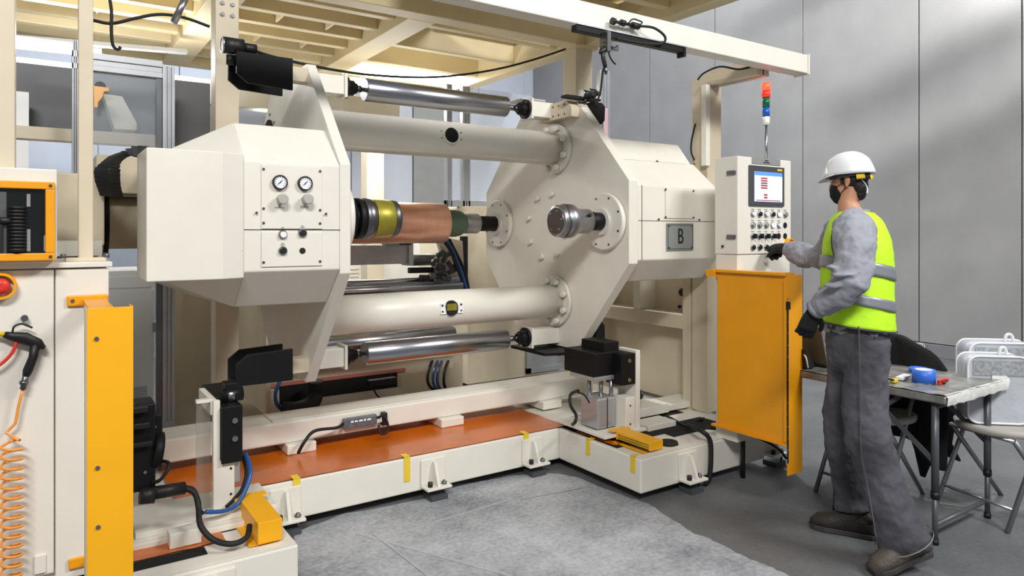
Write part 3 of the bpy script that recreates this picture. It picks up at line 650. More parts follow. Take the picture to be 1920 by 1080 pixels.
# left stand: seen from its outer side
ls = thing('docking_stand', 'left docking stand, cream plate carrying black slide and roller by the yellow box', 'stand', (.75, 3.2, .24))
a = P(400, 950, v=3.12); b = P(440, 950, v=3.12)
obj('upright_plate', MB().prism('y', [(a.x, .262), (b.x, .262), (b.x, .49), (P(413, 800, v=3.12).x, .49), (P(413, 800, v=3.12).x, .745), (a.x, .745)], 3.12, 3.15), cream, ls, bevel=.003)
obj('top_arm', B(a.x-.005, 3.15, .68, a.x+.02, 3.42, .745), cream, ls, bevel=.003)
x0 = P(413, 800, v=3.12).x; x1 = P(453, 800, v=3.12).x
sl = obj('lock_slide', B(x0+.002, 3.10, P(413, 872, v=3.1).z, x1, 3.26, P(413, 765, v=3.1).z), black, ls, bevel=.003)
obj('slide_bolts', screws([P(440, 788, v=3.10), P(440, 822, v=3.10)], -Y, .012, .01), steel, sl, kind='stuff')
obj('lock_head', B(a.x+.02, 3.2, .62, x1, 3.5, .745), black, ls, bevel=.005)
rl = obj('cam_roller', MB().cyl(P(416, 742, v=3.2), P(416, 742, v=3.2)+X*.085, .03), black, ls)
obj('roller_sleeve', MB().cyl(P(425, 742, v=3.2), P(425, 742, v=3.2)+X*.028, .0315), chrome, rl)
obj('roller_neck', B(a.x+.06, 3.18, .72, a.x+.11, 3.26, .80), black, ls, bevel=.004)
obj('guide_cylinder', B(P(438, 850, v=3.12).x, 3.13, P(438, 908, v=3.12).z, P(452, 850, v=3.12).x, 3.26, P(438, 845, v=3.12).z), alu, ls, bevel=.005)
obj('foot_plate', B(.30, 3.05, .262, .84, 3.36, .285), cream, ls, bevel=.003)
obj('slide_base', B(.1, 3.0, .239, .72, 3.42, .262), cream, ls, bevel=.003)
obj('end_block', B(P(318, 970, v=2.93).x, 2.93, .243, P(378, 970, v=2.93).x, 3.0, .30), cream, ls, bevel=.003)
obj('plate_screws', screws([P(433, 878, v=3.12), P(433, 926, v=3.12)], -Y, .005, .003), ink, ls, kind='stuff')
ag = thing('acrylic_guard', 'clear acrylic sheet standing left of the left docking stand', 'guard', P(385, 950, v=3.18))
obj('sheet', B(P(368, 900, v=3.16).x, 3.16, .29, a.x-.002, 3.168, .74), hazeg, ag)
obj('edge_strip', B(P(368, 900, v=3.16).x, 3.155, .735, a.x, 3.185, .748), cream, ag)
# motor on the left
mo = thing('servo_motor', 'black servo motor with connectors behind the yellow guard channel', 'motor', (.33, 3.0, .3))
def pb(a, b, c, d, v0, v1): p, q = P(a, d, v=v0), P(c, b, v=v0); return B(p.x, v0, p.z, q.x, v1, q.z)
obj('motor_body', pb(225, 755, 292, 930, 2.93, 3.06), black, mo, bevel=.008)
obj('motor_flange', pb(240, 775, 305, 850, 2.96, 3.03), black, mo, bevel=.006)
for y in (770, 800, 835): obj('terminal_box', pb(240, y-8, 278+(y-770)//8, y+8, 2.90, 2.94), blackp, mo, bevel=.003)
obj('motor_end', MB().cyl(P(285, 845, v=2.98), P(302, 845, v=2.98), .07), black, mo)
obj('bolts', screws([P(290, 800, v=2.96), P(289, 858, v=2.95), P(272, 885, v=2.93)], -Y, .006, .006), steel, mo, kind='stuff')
obj('connector', MB().cyl(P(285, 925, v=2.92), P(345, 915, v=2.95), .024).cyl(P(262, 930, v=2.92), P(290, 928, v=2.92), .03), blackp, mo)
def cable(pts, r, m, label, name='cable'): return obj(name, MB().tube(pts, r), m, None, label=label, cat='cable' if name == 'cable' else 'hose')
cable([P(285, 905, v=2.93), P(300, 900, v=2.9), P(315, 880, v=2.9), P(316, 868, v=2.92), P(303, 866, v=2.95), P(298, 880, v=2.97)], .007, rubber, 'small black cable loop beside the black servo motor')
cable([P(345, 915, v=2.95), P(365, 925, v=2.94), P(372, 950, v=2.92), P(376, 985, v=2.86), P(400, 1012, v=2.82), P(435, 1020, v=2.78), P(462, 1008, v=2.8), P(468, 985, v=2.85)], .011, rubber, 'thick black cable looping from the servo motor to the left wing')
cable([P(330, 914, v=2.96), P(360, 916, v=2.96), P(372, 938, v=2.95), P(374, 955, v=2.93), P(380, 962, v=2.95)], .008, rubber, 'second black cable hugging the thick loop beside the servo motor')
cable([P(460, 850, v=3.2), P(470, 880, v=3.12), P(463, 912, v=3.08), P(445, 945, v=3.05), P(420, 958, v=3.02), P(385, 960, v=3.0)], .009, blueh, 'blue air hose curling under the left docking stand', 'air_hose')
cable([P(455, 855, v=3.22), P(462, 885, v=3.16), P(455, 915, v=3.12), P(440, 935, v=3.1), P(425, 950, v=3.06)], .008, rubber, 'black cable running alongside the blue hose at the left docking stand')
# right stand cables
cable([P(1085, 732, v=3.1), P(1070, 740, v=3.08), P(1070, 760, v=3.06), P(1080, 778, v=3.05), P(1078, 792, v=3.05), P(1072, 796, z=.25)], .009, rubber, 'black cable loop left of the right docking stand cylinder')
cable([P(1082, 735, v=3.11), P(1095, 740, v=3.1), P(1105, 755, v=3.12)], .005, rubber, 'short thin black lead on the guide cylinder of the right stand')
cable([P(1172, 750, v=3.25), P(1180, 770, v=3.2), P(1186, 790, v=3.1), P(1187, 812, z=.25)], .009, rubber, 'black cable bending down behind the right docking stand')
cable([P(1172, 752, v=3.35), P(1220, 762, v=3.4), P(1265, 785, v=3.3), P(1300, 790, v=3.1), P(1320, 785, v=3.0)], .010, rubber, 'black cable running along the base under the side frame')
cable([P(1185, 770, v=3.3), P(1215, 768, v=3.35), P(1250, 780, v=3.25), P(1290, 800, v=2.95), P(1330, 803, v=2.8), P(1390, 810, v=2.66), P(1450, 835, v=2.55), P(1475, 860, v=2.5)], .008, rubber, 'long black cable passing under the orange guard door')
cable([P(1290, 797, v=2.9), P(1315, 808, v=2.72), P(1331, 825, v=2.69), P(1333, 860, v=2.68), P(1330, 895, v=2.68), P(1322, 908, z=.01)], .014, rubber, 'thick black hose dropping over the front of the right base wing')
mo2 = thing('black_cylinder', 'black pneumatic cylinder behind the right docking stand', 'cylinder', P(1185, 745, v=3.3))
obj('body', MB().cyl(P(1170, 735, v=3.3), P(1199, 740, v=3.3), .03), blackp, mo2); obj('rim', MB().cyl(P(1197, 740, v=3.3), P(1200, 740, v=3.3), .033), dsteel, mo2)
sb = thing('slide_block', 'cream slide block behind the right docking stand', 'block', (3.2, 3.2, .24))
obj('upper_block', B(3.1, 3.25, .262, 3.45, 3.42, .32), cream, sb, bevel=.003); obj('lower_block', B(3.06, 3.05, .24, 3.3, 3.2, .275), cream, sb, bevel=.003)
# yellow covers
def ycover(name, label, u0, u1, v0, v1, z0, z1, slots):
    t = thing(name, label, 'cover', ((u0+u1)/2, (v0+v1)/2, z0))
    obj('cover_body', B(u0, v0, z0+(.012 if slots else .004), u1, v1, z1), yellow, t, bevel=.002)
    if slots:
        for k in range(3): obj('side_slat', B(u0-.003, v0+.01, z0+.012+k*.014, u0+.002, v1-.02, z0+.018+k*.014), brass if k else dark, t)
    obj('lip', B(u0-.03, v0+.01, z0, u0, v1, z0+.003), yellow, t)
    obj('mount_flange', B(u0-.02, v1, z1-.004, u1+.02, v1+.05, z1), yellow, t)
ycover('yellow_cover', 'yellow sheet metal cover on the left base wing below the blue hose', .692, .785, 2.78, 3.08, .24, .328, False)
ycover('yellow_cover', 'slotted yellow cover on the right base wing near its front corner', 2.765, 2.865, 2.745, 3.02, .24, .30, True)
obj('black_puck', MB().lathe((2.99, 2.82, .238), Z, [(0, .055), (.015, .05)], 24), rubber, None, label='flat black rubber disc beside the slotted yellow cover', cat='disc')
# ================================================================== LEFT CABINET
lc = thing('left_cabinet', 'cream machine cabinet at the left edge with a lower door panel', 'cabinet', (-.2, 2.75, .24))
obj('cabinet_body', B(-.9, 2.77, .30, .185, 3.28, 1.335), cream, lc, bevel=.004)
obj('door_panel', B(-.9, 2.75, .33, .033, 2.77, 1.33), cream, lc, bevel=.003)
obj('side_panel', B(.037, 2.75, .30, .19, 2.77, 1.33), cream, lc, bevel=.003)
obj('top_plate', B(-.9, 2.74, 1.335, .2, 3.28, 1.352), cream, lc, bevel=.002)
obj('corner_tab', B(-.02, 2.742, .34, .012, 2.75, .40), cream, lc, bevel=.002)
obj('plinth', B(-.9, 2.80, .24, .16, 3.2, .30), dark, lc)
wbx = thing('viewing_box', 'cream box with yellow framed window at the left edge', 'box', (-.3, 2.7, 1.35))
zt, zbm = P(100, 317, v=2.69).z, 1.353
obj('shell', MB().prism('y', [(-.8, zbm), (fx(98, 2.69), zbm), (fx(107, 2.69), zbm+.015), (fx(107, 2.69), zt), (-.8, zt)], 2.70, 3.0), cream, wbx, bevel=.004)
z0, z1 = P(50, 489, v=2.69).z, P(50, 340, v=2.69).z; xr = fx(103, 2.69)
obj('window_frame', MB().box(-.5, 2.68, z0, xr, 2.70, z0+.024).box(-.5, 2.68, z1-.024, xr, 2.70, z1).box(xr-.026, 2.68, z0+.024, xr, 2.70, z1-.024), orangem, wbx, bevel=.003)
obj('dark_opening', B(-.5, 2.697, z0+.024, xr-.026, 2.699, z1-.024), dark, wbx)
mb = MB()
for k in range(13): mb.lathe((fx(32, 2.685), 2.688, z0+.03+.011*k), Z, [(0, .020), (.0055, .026), (.011, .020)], 14)
obj('bellows', mb, blackp, wbx); 
obj('grey_backing', B(-.5, 2.694, z0+.024, fx(12, 2.69), 2.6965, z1-.035), nameg, wbx)
obj('light_gap', MB().box(fx(50, 2.69), 2.69, z0+.03, fx(57, 2.69), 2.695, z0+.10).box(fx(50, 2.69), 2.69, z1-.08, fx(57, 2.69), 2.695, z1-.04).box(fx(82, 2.69), 2.69, z0+.03, fx(87, 2.69), 2.695, z0+.08), white, wbx)
obj('bellows_arm', MB().cyl((fx(32, 2.685), 2.685, (z0+z1)/2), (fx(-10, 2.685), 2.685, (z0+z1)/2), .012).box(fx(-10, 2.685), 2.68, z0+.03, fx(4, 2.685), 2.69, (z0+z1)/2), blackp, wbx)
obj('window_glass', B(-.5, 2.682, z0+.024, xr-.026, 2.684, z1-.024), mat('smoked_pane', (40, 42, 46), .08, alpha=.25), wbx)
obj('frame_screws', screws([(xr-.012, 2.68, z0+.012), (xr-.012, 2.68, z1-.012)], -Y, .005, .003), dsteel, wbx, kind='stuff')
es = thing('emergency_stop', 'round yellow emergency stop shroud with red button on the left cabinet', 'button', P(2, 536, v=2.75))
obj('shroud', MB().lathe_open(P(2, 536, v=2.75), -Y, [(0, .042), (.03, .042), (.03, .034), (.005, .034)], 32), orangem, es)
obj('mushroom_head', MB().lathe(P(2, 536, v=2.75), -Y, [(0, .012), (.02, .012), (.022, .026), (.034, .024), (.038, .01)], 24), red, es)
g3, e3 = airgun('air_gun', 'black air gun with red trigger and yellow nozzle hanging on the left cabinet', P(46, 628, v=2.72), 1.05)
obj('hook', MB().lathe(P(46, 596, v=2.745), -Y, [(0, .01), (.02, .01)], 14), greyd, None, label='grey oval hook holding the air gun on the left cabinet', cat='hook')
hs = [e3, P(34, 765, v=2.72), P(28, 795, v=2.72), P(12, 812, v=2.72)]
for i in range(15*10):
    tt = i/10; c = P(22, 825+tt*18, v=2.70); a = tt*2*math.pi
    hs.append(c+Vector((math.cos(a)*.028*(1 if tt > .4 else .7), math.sin(a)*.028-.01, 0)))
obj('coil_hose', MB().tube(hs, .0045, sub=2), orangeh, None, label='orange coiled air hose hanging below the air gun', cat='hose')
yg = thing('yellow_guard_channel', 'tall yellow guard channel in front of the left cabinet', 'guard', (.16, 2.3, .2))
yz = P(200, 577, v=2.26).z
xa, xb = fx(163, 2.26), fx(250, 2.26)
yf = obj('front_face', B(xa, 2.26, .15, xb, 2.266, yz), yellow, yg, bevel=.001)
obj('left_face', B(xa-.003, 2.266, .15, xa, 2.34, yz), creamd, yg); obj('right_face', B(xb-.003, 2.266, .15, xb, 2.34, yz), yellow, yg)
obj('screws', screws([P(181, 635, v=2.26), P(183, 877, v=2.26), P(184, 988, v=2.26)], -Y, .006, .004), chrome, yf, kind='stuff')
def rrx(x0, x1, z0, z1, y0, y1): return B(x0, y0, z0, x1, y1, z1)
m0, m1 = P(125, 575, v=2.745), P(203, 551, v=2.745)
obj('upper_mount', B(m0.x, 2.738, m0.z, m1.x, 2.748, m1.z), orangem, yg, bevel=.006)
obj('arm', MB().box(fx(155, 2.745), 2.30, yz-.035, fx(185, 2.745)+.02, 2.738, yz-.012), orangem, yg, bevel=.002)
obj('mount_screws', screws([P(136, 564, v=2.738), P(193, 562, v=2.738)], -Y, .006, .004), chrome, yg, kind='stuff')
m0, m1 = P(128, 1068, v=2.745), P(156, 1042, v=2.745)
obj('lower_mount', B(m0.x, 2.738, m0.z, m1.x+.06, 2.748, m1.z), orangem, yg, bevel=.004)
obj('lower_arm', B(m1.x+.01, 2.30, m0.z+.01, m1.x+.04, 2.738, m0.z+.03), orangem, yg)
def post(name, label, x0, y0, x1, y1, z0, z1, m=creamd, flange=0):
    t = thing(name, label, 'post', ((x0+x1)/2, (y0+y1)/2, z0)); obj('column', B(x0, y0, z0, x1, y1, z1), m, t, bevel=.004)
    if flange: obj('base_flange', B(x0-flange, y0-flange*.5, z0, x1+flange, y1+flange, z0+.012), m, t, bevel=.002)
    return t
post('slim_post', 'slim cream square post bolted on top of the left cabinet', fx(147, 2.85), 2.85, fx(175, 2.85), 2.90, 1.352, 3.05, creamd, .038)
post('thick_post', 'thick cream post rising at the left edge of the picture', -.26, 2.78, fx(28, 2.78), 2.92, zt, 3.05, creamd)
pf = obj('bolts', screws([(.06, 2.84, 1.364), (.19, 2.84, 1.364), (.19, 2.93, 1.364)], Z, .009, .014, 6), dsteel, None, label='small bolts fixing the slim post flange to the cabinet top', cat='bolts', kind='stuff')
bh = thing('bearing_pedestal', 'cream bearing pedestal behind the slim post', 'pedestal', (0, 3.5, .24))
obj('upper_block', B(-.2, 3.3, 1.40, .213, 3.95, 1.69), creamd, bh, bevel=.006); obj('lower_block', B(-.2, 3.285, .24, .19, 3.95, 1.40), creamd, bh, bevel=.004)
obj('clamp_bars', MB().box(.04, 3.22, 1.36, .2, 3.28, 1.42), cream, bh)
# ================================================================== REAR SIDE FRAMES, ENCLOSURES
lf = thing('rear_side_panel', 'tall beige machine side panel behind the left docking stand', 'panel', (1.1, 5.6, 0))
obj('panel_face', B(.78, 5.55, .05, fx(483, 5.55), 5.60, 2.0), creamd, lf, bevel=.003); obj('edge_post', B(fx(484, 5.55), 5.53, .05, fx(497, 5.55), 5.62, 2.0), creamd, lf, bevel=.003)
rf = thing('rear_right_cabinet', 'beige cabinet behind the right turret plate', 'cabinet', (3.6, 5.9, 0))
obj('body', B(fx(877, 5.6), 5.6, .04, 4.35, 6.6, 1.70), creamd, rf, bevel=.006)
obj('black_edge', B(fx(866, 5.58), 5.58, .9, fx(877, 5.58), 5.62, 1.42), black, rf)
wz = [P(985, 700, v=5.6), P(1070, 640, v=5.6)]
wf = obj('window_frame', MB().box(wz[0].x, 5.57, wz[0].z, wz[1].x, 5.6, wz[0].z+.05).box(wz[0].x, 5.57, wz[0].z, wz[0].x+.05, 5.6, wz[1].z).box(wz[1].x-.05, 5.57, wz[0].z, wz[1].x, 5.6, wz[1].z).box(wz[0].x, 5.57, wz[1].z-.04, wz[1].x, 5.6, wz[1].z), alu, rf)
obj('window_pane', B(wz[0].x+.05, 5.585, wz[0].z+.05, wz[1].x-.05, 5.59, wz[1].z-.04), nameg, rf)
def profile(mb, x0, y0, z0, x1, y1, z1): mb.box(x0, y0, z0, x1, y1, z1)
en = thing('glass_enclosure', 'aluminium framed glass enclosure behind the left cabinet', 'enclosure', (.4, 4.94, 0))
xl = fx(135, 4.94); xh = fx(305, 4.94); xe = fx(328, 4.94)
def prof_post(nm, x0, x1, y, z0, z1, par):
    w = (x1-x0); o = obj(nm, MB().box(x0, y, z0, x0+w*.28, y+.06, z1).box(x0+w*.28, y+.008, z0, x0+w*.42, y+.06, z1).box(x0+w*.42, y, z0, x0+w*.6, y+.06, z1).box(x0+w*.6, y+.008, z0, x0+w*.74, y+.06, z1).box(x0+w*.74, y, z0, x1, y+.06, z1), alu, par, bevel=.002)
    return o
ztp = P(320, 125, v=4.94).z; zlo = P(320, 788, v=4.94).z
prof_post('corner_profile', xh, xe, 4.94, zlo, ztp, en); prof_post('profile', xl, fx(147, 4.94), 4.94, 1.3, P(140, 75, v=4.94).z, en)
obj('top_rail', MB().box(xl, 4.94, ztp-.01, xh, 5.0, ztp+.03).box(xl, 4.95, ztp-.045, xh, 5.0, ztp-.01).box(xl, 4.94, ztp-.08, xh, 5.0, ztp-.045), alu, en, bevel=.002)
obj('inner_profile', B(xh-.035, 4.95, zlo, xh-.002, 4.99, ztp-.08), dsteel, en)
obj('bottom_rail', B(xl, 4.94, zlo-.05, xe, 5.0, zlo), alu, en)
obj('glass_pane', B(xl+.05, 4.962, zlo, xh-.035, 4.968, ztp-.08), glass, en)
wc = thing('white_cabinet', 'white electrical cabinet with door seams seen through the glass enclosure', 'cabinet', (.3, 5.3, 0))
obj('cabinet_body', B(-.9, 5.3, .2, .62, 5.9, P(250, 535, v=5.3).z+.1), cream, wc, bevel=.004)
zz0, zz1 = P(250, 770, v=5.29).z, P(250, 545, v=5.29).z
obj('door', B(.02, 5.285, zz0, fx(288, 5.29), 5.3, zz1), cream, wc, bevel=.003); obj('door', B(.02, 5.285, zz1+.02, fx(288, 5.29), 5.3, zz1+.1), cream, wc, bevel=.003)
mb = MB()
for k in range(8): mb.box(fx(245, 5.28), 5.279, P(250, 727+4*k, v=5.28).z, fx(276, 5.28), 5.286, P(250, 729+4*k, v=5.28).z)
obj('vent_louvres', mb, dsteel, wc, kind='stuff'); obj('door_handle', B(fx(286, 5.28), 5.27, P(290, 622, v=5.28).z, fx(292, 5.28), 5.286, P(290, 605, v=5.28).z), dsteel, wc)
rb = thing('rear_beam', 'white painted overhead beam behind the glass enclosure', 'beam', (1.0, 6.3, 2.5))
obj('beam_body', B(-1.2, 6.25, 2.53, 2.9, 6.4, 2.74), cream, rb, bevel=.006); obj('beam_bracket', B(2.16, 6.2, 2.50, 2.3, 6.25, 2.66), white, rb)
rb2 = thing('rear_beam', 'lower grey-beige rail behind the left posts', 'beam', (-.2, 5.1, 2.0))
obj('beam_body', B(-1.2, 5.1, P(80, 262, v=5.1).z, .66, 5.2, P(80, 238, v=5.1).z), creamd, rb2, bevel=.004); obj('upright', B(-.38, 5.12, 1.2, fx(54, 5.12), 5.2, 2.3), white, rb2)
obj('dark_panel', B(-1.2, 5.35, 2.04, 1.0, 5.37, 2.52), mat('dark_grey_glazing', (92, 94, 98), .4), None, label='dark grey glazed panel behind the left posts', cat='panel')
dk = thing('slanted_duct', 'white slanted duct seen through the enclosure glass', 'duct', P(225, 210, v=5.2))
q = [P(192, 178, v=5.2), P(228, 183, v=5.2), P(255, 232, v=5.2), P(255, 246, v=5.2), P(213, 244, v=5.2)]
obj('duct_body', MB().prism('y', [(p.x, p.z) for p in q], 5.15, 5.3), cream, dk, bevel=.004)
hk = thing('orange_pulley_bracket', 'small orange pulley bracket beside the slim post', 'bracket', P(185, 180, v=4.9))
q = [P(175, 161, v=4.88), P(204, 165, v=4.88), P(204, 172, v=4.88), P(195, 172, v=4.88), P(192, 182, v=4.88), P(184, 192, v=4.88), P(183, 202, v=4.88), P(176, 202, v=4.88)]
obj('bracket_plate', MB().prism('y', [(p.x, p.z) for p in q], 4.87, 4.89), mat('pale_orange', (246, 186, 120), .5), hk, bevel=.003)
obj('pulley', MB().cyl(P(188, 162, v=4.9), P(188, 162, v=4.9)+Y*.02, .03), greyd, hk)
# lamps
def lamp(name, label, a, b, w, h, grp, hl=None):
    t = thing(name, label, 'lamp', (a+b)/2, grp); obj('lit_tube', MB().bar(a, b, w, h), lampm, t)
    if hl: obj('lamp_housing', MB().bar(a+Z*(h/2+.02), hl+Z*(h/2+.02), w*1.3, .03), alu, t)
    return t
lamp('fluorescent_lamp', 'lit fluorescent tube under the platform behind the left posts', P(20, 82, v=6.1), P(190, 100, v=6.1), .06, .05, 'lit tubes under the platform', P(350, 108, v=6.1))
lamp('fluorescent_lamp', 'bright lit strip lamp behind the upper guide roller', P(690, 135, v=6.9), P(880, 150, v=6.9), .5, .05, 'lit tubes under the platform')
def pl(loc, pw, sx=1.0, sy=.3):
    area('platform_lamp_glow', loc, (loc[0], loc[1], 0), sx, sy, pw, (.97, .985, 1))
pl((.3, 6.0, 2.85), 22); pl((2.6, 6.7, 2.9), 40)
area('uplight_tube', (.4, 5.9, 2.55), (.4, 5.9, 5), 1.4, .1, 16); area('uplight_tube', (2.4, 6.3, 2.5), (2.4, 6.3, 5), 1.6, .1, 26)
# middle background: bluish panels and profile enclosure
mbk = thing('white_partition', 'pale blue white partition panels behind the copper roll', 'partition', (3, 9, 0))
xs = [fx(600, 9), fx(658, 9), fx(689, 9), fx(774, 9), fx(836, 9), fx(1000, 9)]
for i, (a, b) in enumerate(zip(xs[:-1], xs[1:])):
    obj('panel', B(a+.006, 9-.02*(i % 2), 0, b-.006, 9.06, 3.4), (nameg if i == 3 else wallb), mbk, bevel=.004)
obj('panel', B(fx(290, 9), 9, 0, fx(598, 9), 9.06, 3.0), wallb, mbk, bevel=.004)
pe2 = thing('profile_enclosure', 'aluminium profile guard enclosure standing on the rear beige cabinet', 'enclosure', (3.8, 5.8, 1.7))
yv = 5.75
for a, b in ((838, 848), (868, 882)): prof_post('profile', fx(a, yv), fx(b, yv), yv, 1.70, 2.85, pe2)
obj('bottom_rail', MB().box(fx(838, yv), yv, 1.70, fx(980, yv), yv+.06, 1.76), alu, pe2, bevel=.003)
obj('glass_pane', B(fx(848, yv), yv+.03, 1.76, fx(868, yv), yv+.035, 2.85), glass, pe2); obj('glass_pane', B(fx(882, yv), yv+.03, 1.76, fx(1000, yv), yv+.035, 2.85), glass, pe2)
prof_post('profile', fx(1126, 5.0), fx(1144, 5.0), 5.0, .5, 3.0, pe2)
obj('pink_strip', B(fx(1131, 4.99), 4.985, 2.0, fx(1139, 4.99), 4.998, P(1135, 203, v=5).z), mat('pink_film', (214, 178, 190), .5), pe2)
wv = thing('louvred_cabinet', 'white cabinet with louvre slots low behind the turret', 'cabinet', (3.3, 8, 0))
obj('cabinet_body', B(fx(560, 8), 8, 0, fx(840, 8), 8.5, P(700, 458, v=8).z), cream, wv, bevel=.004)
mb = MB()
for i in range(4):
    for j in range(6): mb.box(fx(612+22*i, 8), 7.99, P(700, 503+7*j, v=8).z-.008, fx(628+22*i, 8), 8.0, P(700, 503+7*j, v=8).z)
obj('louvres', mb, creamd, wv, kind='stuff'); obj('door_seam', B(fx(713, 7.99), 7.99, .2, fx(716, 7.99), 8.001, 1.2), greyd, wv)
# process unit between turret and rear
pu = thing('rear_roller_unit', 'roller and web handling unit behind the turret tubes', 'machine', (2.2, 5.0, .3))
obj('aluminium_beam', B(1.2, 4.88, 1.215, fx(771, 4.88), 4.98, 1.36), aluflat, pu, bevel=.003, label='square aluminium beam')
obj('beam_end_plate', B(fx(766, 4.87), 4.86, 1.20, fx(774, 4.87), 5.0, 1.385), alu, pu)
obj('sensor_head', B(fx(722, 4.8), 4.80, P(740, 463, v=4.8).z, fx(748, 4.8), 4.86, P(740, 441, v=4.8).z), grey, pu, bevel=.003)
obj('sensor_screen', B(fx(752, 4.8), 4.80, P(740, 460, v=4.8).z, fx(772, 4.8), 4.86, P(740, 442, v=4.8).z), mat('navy_plastic', (36, 40, 66), .4), pu, bevel=.003)
def rol(nm, u0, u1, v, z, r, m): return obj(nm, MB().cyl((u0, v, z), (u1, v, z), r, n=32), m, pu)
rol('idler_roller', fx(771, 5.1), fx(855, 5.1), 5.1, P(800, 487, v=5.1).z, .047, dsteel)
rol('idler_roller', 1.2, fx(862, 4.95), 4.95, P(750, 529, v=4.95).z, .03, chrome); rol('idler_roller', 1.2, fx(866, 4.8), 4.8, P(750, 536, v=4.8).z-.02, .028, chrome)
rol('idler_roller', 1.2, fx(850, 4.5), 4.5, P(750, 634, v=4.5).z, .05, chrome); rol('idler_roller', 1.2, fx(845, 4.75), 4.75, P(700, 611, v=4.75).z, .05, black)
obj('motor_rod', MB().bar(P(766, 507, v=5.0), P(812, 506, v=5.0), .04, .045), blackp, pu, bevel=.004)
obj('side_plate_left', B(1.17, 4.5, .3, 1.2, 5.6, 1.9), creamd, pu); 
obj('roller_bracket', MB().prism('y', [(P(a, b, v=5.05).x, P(a, b, v=5.05).z) for a, b in ((812, 440), (862, 452), (866, 530), (815, 530), (800, 520), (822, 470))], 5.0, 5.05), creamd, pu, bevel=.003)
mb = MB()
for k in range(20):
    a = P(808+random.uniform(0, 42), 478+random.uniform(0, 50), v=4.92); mb.cyl(a, a+Vector((random.uniform(-.02, .05), -.03, random.uniform(-.08, .08))), .02, n=12)
obj('linkage', mb, greyd, pu, kind='stuff'); obj('pivot_roller', MB().cyl(P(788, 522, v=4.9), P(803, 522, v=4.9), .03), blackp, pu)
for k, dx in enumerate((0, 7, 14)): cable([P(828+dx, 448, v=4.9), P(845+dx*.6, 470, v=4.88), P(852+dx*.8, 490, v=4.86), P(862+dx*.8, 515, v=4.86), P(872+dx*.5, 545, v=4.9)], .012, blueh if k == 1 else rubber, ['left of three hoses bundled beside the rear roller bracket', 'blue middle hose bundled beside the rear roller bracket', 'right of three hoses bundled beside the rear roller bracket'][k], 'air_hose')
z1_ = P(600, 662, v=4.8)
obj('web_panel', B(1.2, 4.75, P(600, 722, v=4.75).z, fx(850, 4.75), 4.79, P(600, 655, v=4.75).z), creamd, pu, bevel=.003)
obj('red_strip', B(1.2, 4.735, P(600, 716, v=4.74).z, fx(760, 4.74), 4.75, P(600, 709, v=4.74).z), ctape, pu)
obj('rear_skirt', B(1.2, 5.42, .05, fx(745, 5.42), 5.45, .95), creamd, pu)
obj('gap_shade_sheet', B(1.32, 4.72, .30, fx(745, 4.72), 4.745, P(600, 716, v=4.72).z), dark, pu)  # dark sheet put in for the shade of the gap behind the cross beam
obj('tray_rail', B(1.5, 4.64, P(680, 760, v=4.64).z, fx(752, 4.64), 4.7, P(680, 738, v=4.64).z), cream, pu, bevel=.003)
obj('scanner_bar', MB().bar(P(690, 719, v=4.55), P(742, 712, v=4.55), .05, .045), blackp, pu, bevel=.005)
obj('duct_elbow', MB().tube([P(592, 715, v=4.55), P(592, 740, v=4.55), P(582, 758, v=4.5), P(555, 768, v=4.45), P(530, 768, v=4.45)], .05, 14), rubber, pu)
obj('rear_box', B(fx(752, 5.2), 5.2, .1, fx(868, 5.2), 5.3, P(800, 655, v=5.2).z), creamd, pu, bevel=.003)
for k, (dx, m, l) in enumerate(((0, rubber, 'black outer'), (10, blueh, 'blue inner'), (18, blueh, 'blue outer'), (30, rubber, 'black right-hand'))):
    cable([P(815+dx, 668, v=4.9), P(805+dx, 690, v=4.6), P(802+dx, 715, v=4.5), P(812+dx*.8, 730, v=4.5), P(828+dx*.4, 732, v=4.5)], .011, m, l+' hose curling behind the lower cross beam', 'air_hose')
cable([P(525, 715, v=4.6), P(517, 735, v=4.55), P(518, 755, v=4.5), P(530, 768, v=4.5), P(545, 762, v=4.5)], .012, blueh, 'blue hose in the dark gap right of the left lower lock', 'air_hose')
cable([P(700, 728, v=4.6), P(706, 740, v=4.58), P(715, 748, v=4.55), P(725, 752, v=4.5)], .006, rubber, 'thin black lead under the rear scanner bar')
# top-left bits
cable([P(175, 38, v=4.3), P(210, 44, v=4.3), P(255, 34, v=4.3), P(300, 27, v=4.3), P(345, 33, v=4.3), P(393, 50, v=4.3)], .009, rubber, 'black cable draped under the platform at the upper left')
cable([P(204, -10, v=4.2), P(209, 20, v=4.2), P(209, 60, v=4.2), P(212, 85, v=4.2), P(221, 93, v=4.2), P(226, 88, v=4.2)], .008, rubber, 'black cable hanging straight down at the upper left')
obj('steel_rod', MB().cyl(P(352, -12, v=3.6), P(326, 42, v=3.6), .016), chrome, None, label='short slanted steel rod at the top left of the picture', cat='rod')
# ================================================================== CONTROL PANEL
cp = thing('control_panel', 'cream control panel with touchscreen and rows of buttons the worker operates', 'control panel', (3.57, 2.68, .2))
pv = 2.6; cx0 = fx(1383, pv); cx1 = fx(1483, pv); cz1 = P(1383, 292, v=pv).z; cz0 = P(1430, 476, v=pv).z
obj('box', B(cx0, pv, cz0, cx1, pv+.165, cz1), cream, cp, bevel=.004)
obj('pedestal', B(cx0+.003, pv+.005, .24, cx1-.003, pv+.16, cz0-.003), cream, cp, bevel=.004)
for y in (324, 444): c = P(1372, y, u=cx0); obj('side_hinge', B(cx0-.012, c.y-.03, c.z-.012, cx0, c.y+.03, c.z+.012), dsteel, cp, bevel=.003)
def rectp(a, b, c, d, v): p, q = P(a, d, v=v), P(c, b, v=v); return p.x, p.z, q.x, q.z
mx, mz_ = (cx0+cx1)/2, 0
W_ = cx1-cx0; Hh = cz1-cz0
